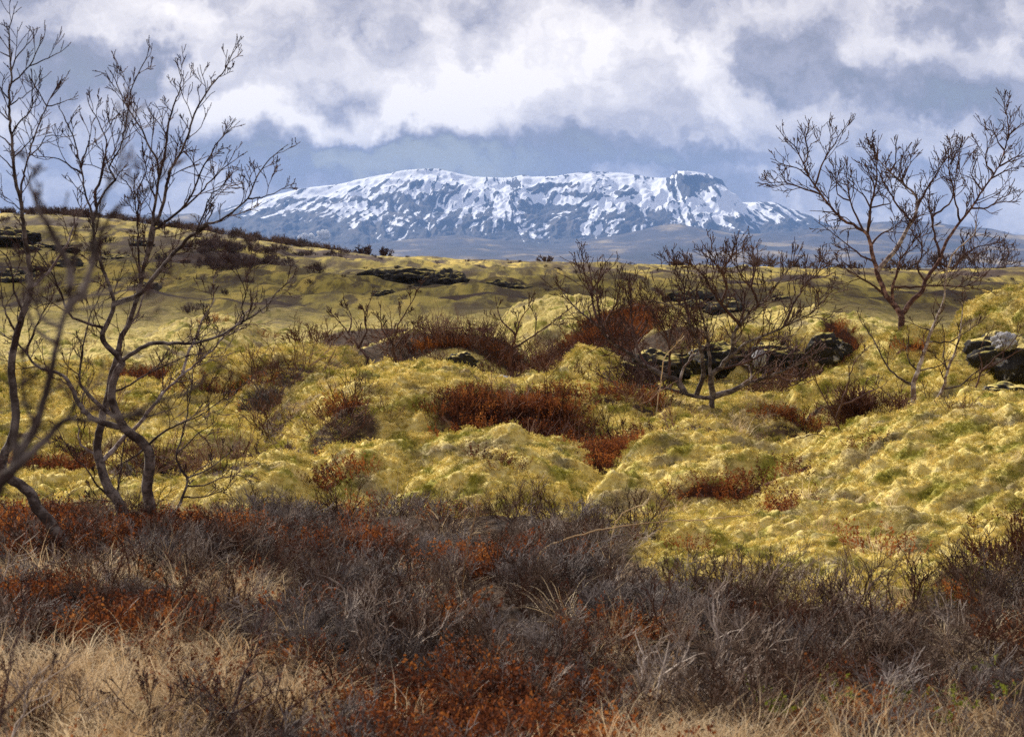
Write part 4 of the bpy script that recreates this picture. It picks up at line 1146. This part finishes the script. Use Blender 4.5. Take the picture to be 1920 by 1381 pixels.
cover('dry_grass', 'dry_grass', 14000, 5.6, 34, 305, lambda x, y: zone('grass', x, y) * np.where(y < 14, 1.0, 0.35) + 0.05 * heath(x, y) + 0.03 * zone('brown', x, y), lambda x, y, g: g.uniform(0.45, 1.1, len(x)), 0.3)
cover('moss', 'moss', 260000, 9.5, 34, 306, lambda x, y: np.clip(1 - heath(x, y) - zone('rust', x, y) - 0.6 * zone('brown', x, y), 0, 1) * np.clip(1.2 - y / 40, .3, 1), lambda x, y, g: g.uniform(0.6, 1.25, len(x)) * np.clip(y / 18, .8, 1.5), 0.3)
cover('green_herb', 'green_herb', 220, 6.9, 7.7, 307, lambda x, y: (x > 0.9) * 0.4, lambda x, y, g: g.uniform(.7, 1.2, len(x)), 0.3, 0.10)


def crest_prob(x, y):
    px = PX0 + x / y * F
    top = sstep(740, 600, px) * sstep(139, 146, y)
    low = sstep(330, 400, px) * sstep(540, 470, px) * sstep(84, 92, y) * sstep(118, 104, y)
    return np.clip(top * 0.6 + low * 0.8 + zone('farbrown', x, y) * 0.15 + 0.03, 0, 1) * (y < 152)


cover('far_scrub', 'far_scrub', 9000, 50, 152, 308, crest_prob, lambda x, y, g: g.uniform(0.4, 1.1, len(x)) * np.where(y > 132, 0.65, 0.5) * np.where(y < 80, 0.6, 1) * np.where(x / y * F + PX0 < 650, 1, 0.35))


for i in range(4):
    bm = bmesh.new(); bmesh.ops.create_icosphere(bm, subdivisions=3, radius=0.5)
    for v in bm.verts:
        n_ = v.co.normalized(); f_ = 1 + 0.5 * float(fbm(np.array([n_.x * 1.7 + i * 3]), np.array([n_.z * 1.7 + n_.y]), 4, 90 + i)[0])
        v.co *= f_; v.co.z *= 0.45
    me = bpy.data.meshes.new('lava_rubble'); bm.to_mesh(me); bm.free(); me.materials.append(M['rock_far']); pattern('lava_rubble', i, me)
cover('lava_rubble', 'lava_rubble', 1500, 52, 128, 331, lambda x, y: sstep(0.25, 0.6, fbm(x / 9, y / 22, 3, 151)) * 0.5, lambda x, y, g: g.uniform(0.35, 1.3, len(x)) ** 1.3, 0.2, 0.02)


# bushes one can tell apart on the skyline and in the middle ground
def bush(label, px, py, d, hpx, wpx, mat, seed, stems=22, rpx=0.6, name='bush', kids=5, group=None):
    s = d / F
    c = W(px, py, d); c[2] = float(gz_at(c[0], c[1]))
    h = hpx * s
    e = empty(name, c, label, 'bush', group)
    t_ = bush_mesh(name, mat, seed, stems, h * 0.72, wpx * s * 0.22, rpx * 1.7 * s, rpx * s, kids, 2, 0.45, 0.55 * wpx / hpx)
    o = obj('stems', t_, e)
    return e


for i, (lab, px, py, d, h, w) in enumerate([
        ('small round bush on the left skyline slope, left of the mountain base', 682, 489, 148, 26, 40),
        ('tiny bush on the skyline below the mountain, left of centre', 722, 492, 148, 20, 26),
        ('twin little bushes on the skyline right of centre', 1022, 502, 148, 16, 34),
        ('lone dot of a bush on the skyline behind the bowl-shaped birch', 1272, 510, 148, 18, 26),
        ('upright dark bush on the skyline, leftmost of the right-hand group', 1430, 514, 148, 40, 66),
        ('low dark bush on the skyline between the upright bush and the spreading birch', 1500, 516, 148, 26, 60),
        ('small dark bush on the skyline just left of the spreading birch', 1590, 516, 148, 22, 60),
        ('dark bush on the skyline behind the trunk of the spreading birch', 1690, 516, 146, 34, 90),
        ('tall dark bush on the skyline right of the spreading birch', 1778, 516, 146, 52, 90),
        ('broad round dark bush on the skyline near the right edge', 1855, 515, 146, 62, 110)]):
    bush(lab, px, py, d, h, w, M['far_scrub'], 400 + i, 15, 0.5)
bush('tangled brown thicket around the foot of the spreading birch at right', 1755, 622, 29.5, 60, 260, M['twig'], 425, 34, 0.55)
bush('tangle of dark bare stems leaning over the lava ledge left of the bowl-shaped birch', 1190, 722, 29.5, 60, 170, M['twig'], 426, 40, 0.6)
bush('tangle of brown stems in front of the dark lava wall right of the bowl-shaped birch', 1480, 735, 29, 70, 240, M['red_stem'], 427, 50, 0.6)
for i, (px, py, d, h, w) in enumerate([(590, 655, 30, 70, 120), (775, 652, 29, 84, 130), (850, 640, 30, 88, 140), (925, 655, 28.5, 92, 140), (1005, 640, 30, 90, 140), (1075, 668, 29, 80, 130)]):
    bush('airy red-brown bush in the thicket behind the centre moss mound', px, py, d, h, w, M['red_stem'], 440 + i, 16, 0.5, 'bush', 4, 'red-brown bushes of the thicket')
bush('grey twiggy bush on the mossy slope left of the centre mound', 525, 740, 25, 86, 190, M['grey_twig'], 421, 60, 0.62)
bush('dark open twiggy bush on pale moss at left of centre', 505, 845, 18, 76, 150, M['heath_twig'], 422, 34, 0.62)
bush('dense dark red bush in the hollow left of the right-hand moss bank', 1630, 862, 17.4, 92, 150, M['red_stem'], 423, 70, 0.62)
bush('dark branching shrub at the right edge on top of the moss bank base', 1885, 1085, 11, 120, 140, M['heath_twig'], 424, 22, 0.8)

# ------------------------------------------------------------------ steam on the mountain foot
import bmesh
bm = bmesh.new()
g = np.random.default_rng(77)
for k in range(34):
    f = g.random()
    c = W(560 + 55 * f, 452 - 12 * f + g.normal(0, 4), 9200)
    r = 9200 / F * g.uniform(3.0, 7.5)
    mtx = bmesh.ops.create_icosphere(bm, subdivisions=2, radius=r)
    for v in mtx['verts']: v.co.x += c[0]; v.co.y += c[1] + g.normal(0, 4); v.co.z += c[2]
me = bpy.data.meshes.new('steam'); bm.to_mesh(me); bm.free()
m, nt, b = newmat('steam'); T = NT(nt); T.link(T.ramp(T.noise(T.pos(), 0.05, 3), [(0.3, (0.93, 0.93, 0.94)), (0.7, (0.97, 0.97, 0.97))]), b.inputs['Base Color']); thin(m, 0.45); me.materials.append(m)
tag(obj('steam', me), kind='stuff')

# ------------------------------------------------------------------ haze
HAZE = 3.8e-5
bm = bmesh.new(); bmesh.ops.create_cube(bm, size=1.0)
x0, x1, y0, y1, z0, z1 = -9600, 9600, -150, 19300, min(float(ZZ.min()), float(H.min()), float(Hh.min())) - 1.0, 960
for v in bm.verts:
    v.co.x = x1 if v.co.x > 0 else x0; v.co.y = y1 if v.co.y > 0 else y0; v.co.z = z1 if v.co.z > 0 else z0
me = bpy.data.meshes.new('haze'); bm.to_mesh(me); bm.free()
m = bpy.data.materials.new('haze'); m.use_nodes = True; nt = m.node_tree; nt.nodes.clear()
o_ = nt.nodes.new('ShaderNodeOutputMaterial'); v_ = nt.nodes.new('ShaderNodeVolumePrincipled')
v_.inputs['Density'].default_value = HAZE; v_.inputs['Color'].default_value = (0.27, 0.50, 1.0, 1); v_.inputs['Anisotropy'].default_value = 0.0
nt.links.new(v_.outputs[0], o_.inputs['Volume']); me.materials.append(m)
tag(obj('haze', me), kind='stuff')

# ------------------------------------------------------------------ sun
SUN_AZ, SUN_EL = math.radians(-36), math.radians(34)     # azimuth from the view direction, left is negative
sd = np.array([math.sin(SUN_AZ) * math.cos(SUN_EL), math.cos(SUN_AZ) * math.cos(SUN_EL), math.sin(SUN_EL)])
from mathutils import Vector
li = bpy.data.lights.new('sun', 'SUN'); li.energy = 5.0; li.angle = math.radians(0.53); li.color = (1.0, 0.94, 0.85)
lo = bpy.data.objects.new('sun', li); col.objects.link(lo); lo.rotation_euler = Vector(sd).to_track_quat('Z', 'Y').to_euler()

# a small cumulus up the sun's side, its shadow lies on the plain
import bmesh
bm = bmesh.new(); g = np.random.default_rng(88)
ctr = np.array([0, 77.0, 0]) + sd * (2300 / sd[2])
for k in range(90):
    fx, fy = g.uniform(-1, 1), g.uniform(-1, 1)
    if fx * fx + fy * fy > 1: continue
    r = g.uniform(8, 16)
    res = bmesh.ops.create_icosphere(bm, subdivisions=2, radius=r)
    for v in res['verts']: v.co.x += ctr[0] + fx * 170; v.co.y += ctr[1] + fy * 19; v.co.z += ctr[2] + g.normal(0, 1.0) + abs(r) * 0.5
me = bpy.data.meshes.new('cloud'); bm.to_mesh(me); bm.free()
m, nt, b = newmat('cloud'); b.inputs['Base Color'].default_value = (0.85, 0.85, 0.87, 1); me.materials.append(m)
tag(obj('cloud', me), kind='structure')

# ------------------------------------------------------------------ sky with broken cloud
wd = bpy.data.worlds.new('World'); scene.world = wd; wd.use_nodes = True
nt = wd.node_tree; nt.nodes.clear(); T = NT(nt)
out = T.n('ShaderNodeOutputWorld'); bg = T.n('ShaderNodeBackground'); bg.inputs['Strength'].default_value = 0.1; T.link(bg.outputs[0], out.inputs['Surface'])
sky = T.n('ShaderNodeTexSky', sky_type='NISHITA', sun_disc=False); sky.sun_elevation = SUN_EL; sky.sun_rotation = SUN_AZ
g_ = T.n('ShaderNodeTexCoord').outputs['Generated']; sp = T.n('ShaderNodeSeparateXYZ'); T.link(g_, sp.inputs[0])
# direction on the sky: azimuth tangent and elevation tangent, in hundredths of the photo's pixel scale
dy_ = T.math('MAXIMUM', sp.outputs['Y'], 0.15)
U = T.math('MULTIPLY_ADD', T.math('DIVIDE', sp.outputs['X'], dy_), 37.0); U.node.inputs[2].default_value = 9.6
V_ = T.math('MULTIPLY_ADD', T.math('DIVIDE', sp.outputs['Z'], dy_), -37.0); V_.node.inputs[2].default_value = 4.9
cmb = T.n('ShaderNodeCombineXYZ'); T.link(U, cmb.inputs[0]); T.link(V_, cmb.inputs[1])
P_ = cmb.outputs[0]


def vmath(op, a, b=None):
    o = T.n('ShaderNodeVectorMath', operation=op); T.val(o.inputs[0], a)
    if b is not None: T.val(o.inputs[1], b)
    return o


wn = T.n('ShaderNodeTexNoise', noise_dimensions='2D'); wn.inputs['Scale'].default_value = 0.75; wn.inputs['Detail'].default_value = 4; wn.inputs['Roughness'].default_value = 0.6; T.link(P_, wn.inputs['Vector'])
wv = vmath('SUBTRACT', wn.outputs['Color'], (0.5, 0.5, 0.5)).outputs[0]
wm = vmath('MULTIPLY', wv, (2.6, 1.6, 0)).outputs[0]
PW = vmath('ADD', P_, wm).outputs[0]
# cloud masses: (x, y, rx, ry, amount) in hundreds of photo pixels; >0 bright cumulus, <0 dark gap or dark base
BL = [(3.0, 0.35, 2.2, 0.55, 0.34), (4.6, 2.05, 1.3, 0.42, 0.44), (8.5, 1.7, 2.6, 0.75, 0.42), (10.8, 0.9, 2.0, 0.8, 0.30), (6.6, 0.6, 2.0, 0.6, 0.12), (13.2, 1.1, 1.2, 0.7, 0.26),
      (17.8, 1.0, 1.8, 0.35, 0.22), (7.6, 2.35, 3.4, 0.28, 0.22), (14.2, 2.2, 2.4, 0.40, 0.18), (1.1, 2.7, 2.0, 0.6, 0.14), (14.5, 3.1, 0.9, 0.18, 0.16), (17.0, 3.4, 1.2, 0.3, 0.14), (15.5, 0.15, 2.4, 0.3, 0.16),
      (1.2, 0.9, 1.4, 0.6, -0.14), (3.0, 1.25, 0.45, 0.5, -0.32), (6.1, 1.75, 0.6, 0.35, -0.30), (8.0, 3.0, 4.4, 0.38, -0.42), (17.0, 1.75, 2.2, 0.36, -0.20), (11.9, 1.3, 0.5, 0.4, -0.18), (7.3, 0.9, 0.6, 0.5, -0.14),
      (13.0, 2.9, 2.0, 0.3, -0.14), (18.5, 2.6, 1.6, 0.5, -0.04), (3.8, 2.85, 0.9, 0.25, -0.16), (12.2, 0.1, 1.4, 0.5, -0.10), (5.0, 1.35, 1.2, 0.25, -0.06), (2.2, 3.3, 2.2, 0.25, 0.16), (16.2, 2.75, 2.0, 0.22, 0.12), (18.6, 3.7, 1.4, 0.3, 0.14), (13.2, 2.6, 1.8, 0.14, 0.12), (6.2, 3.0, 1.2, 0.10, 0.10)]
acc = None
for (x, y, rx, ry, a) in BL:
    o = T.n('ShaderNodeVectorMath', operation='MULTIPLY_ADD'); T.link(PW, o.inputs[0]); o.inputs[1].default_value = (1 / rx, 1 / ry, 0); o.inputs[2].default_value = (-x / rx, -y / ry, 0)
    q = T.n('ShaderNodeVectorMath', operation='DOT_PRODUCT'); T.link(o.outputs[0], q.inputs[0]); T.link(o.outputs[0], q.inputs[1])
    e = T.math('POWER', 0.36788, q.outputs['Value'])
    ma = T.n('ShaderNodeMath', operation='MULTIPLY_ADD'); T.link(e, ma.inputs[0]); ma.inputs[1].default_value = a
    if acc is None: ma.inputs[2].default_value = 0.46
    else: T.link(acc, ma.inputs[2])
    acc = ma.outputs[0]
mp = T.n('ShaderNodeMapping'); mp.inputs['Scale'].default_value = (0.75, 1.25, 1); T.link(PW, mp.inputs['Vector'])
d1_ = T.noise(mp.outputs[0], 0.85, 7, 0.56, 0.0, '2D')
def puffs(vec):
    o = T.n('ShaderNodeTexVoronoi', feature='SMOOTH_F1', voronoi_dimensions='2D'); T.link(vec, o.inputs['Vector']); o.inputs['Scale'].default_value = 0.85
    o.inputs['Detail'].default_value = 3; o.inputs['Roughness'].default_value = 0.55; o.inputs['Smoothness'].default_value = 0.35; o.normalize = True
    return o.outputs['Distance']


pf1 = puffs(mp.outputs[0])
mp2 = T.n('ShaderNodeMapping'); mp2.inputs['Scale'].default_value = (0.75, 1.25, 1); mp2.inputs['Location'].default_value = (0.10, 0.16, 0); T.link(PW, mp2.inputs['Vector'])
d2_ = T.noise(mp2.outputs[0], 0.85, 7, 0.56, 0.0, '2D')
pf2 = puffs(mp2.outputs[0])
d1_ = T.math('SUBTRACT', T.math('MULTIPLY', d1_, 1.0), T.math('MULTIPLY', T.math('SUBTRACT', pf1, 0.28), 0.38))
d2_ = T.math('SUBTRACT', T.math('MULTIPLY', d2_, 1.0), T.math('MULTIPLY', T.math('SUBTRACT', pf2, 0.28), 0.38))
dens = T.math('ADD', acc, T.math('MULTIPLY', T.math('SUBTRACT', d1_, 0.5), 0.85))
puff_shade = T.math('MULTIPLY', T.math('SUBTRACT', d2_, d1_), 0.5)
dens = T.math('ADD', dens, puff_shade)
cl = T.ramp(dens, [(0.08, (0.145, 0.145, 0.170)), (0.27, (0.205, 0.20, 0.23)), (0.43, (0.34, 0.325, 0.37)), (0.58, (0.56, 0.525, 0.54)), (0.84, (0.90, 0.84, 0.80))])
clv = vmath('SCALE', cl); clv.inputs['Scale'].default_value = 10.0
skymix = T.mix(T.mapr(dens, 0.0, 0.36, 0.75, 1.0), sky.outputs[0], clv.outputs[0])
# the sky seen behind and above the frame: plain broken cloud
T.link(skymix, bg.inputs['Color'])

# ------------------------------------------------------------------ camera
cd = bpy.data.cameras.new('camera'); co = bpy.data.objects.new('camera', cd); col.objects.link(co)
co.location = (0, 0, EYE); co.rotation_euler = (math.radians(90), 0, 0)
cd.sensor_width = 36; cd.lens = 36 * F / 1920; cd.shift_y = -(690.5 - PY0) / 1920
cd.clip_start = 0.1; cd.clip_end = 60000
cd.dof.use_dof = True; cd.dof.focus_distance = 28.0; cd.dof.aperture_fstop = 9.5
scene.camera = co
scene.view_settings.view_transform = 'Standard'; scene.view_settings.look = 'None'; scene.view_settings.exposure = 0.50; scene.view_settings.gamma = 1.0
scene.cycles.use_denoising = False
scene.cycles.max_bounces = 5; scene.cycles.diffuse_bounces = 2; scene.cycles.glossy_bounces = 1; scene.cycles.transmission_bounces = 1; scene.cycles.volume_bounces = 1; scene.cycles.transparent_max_bounces = 6
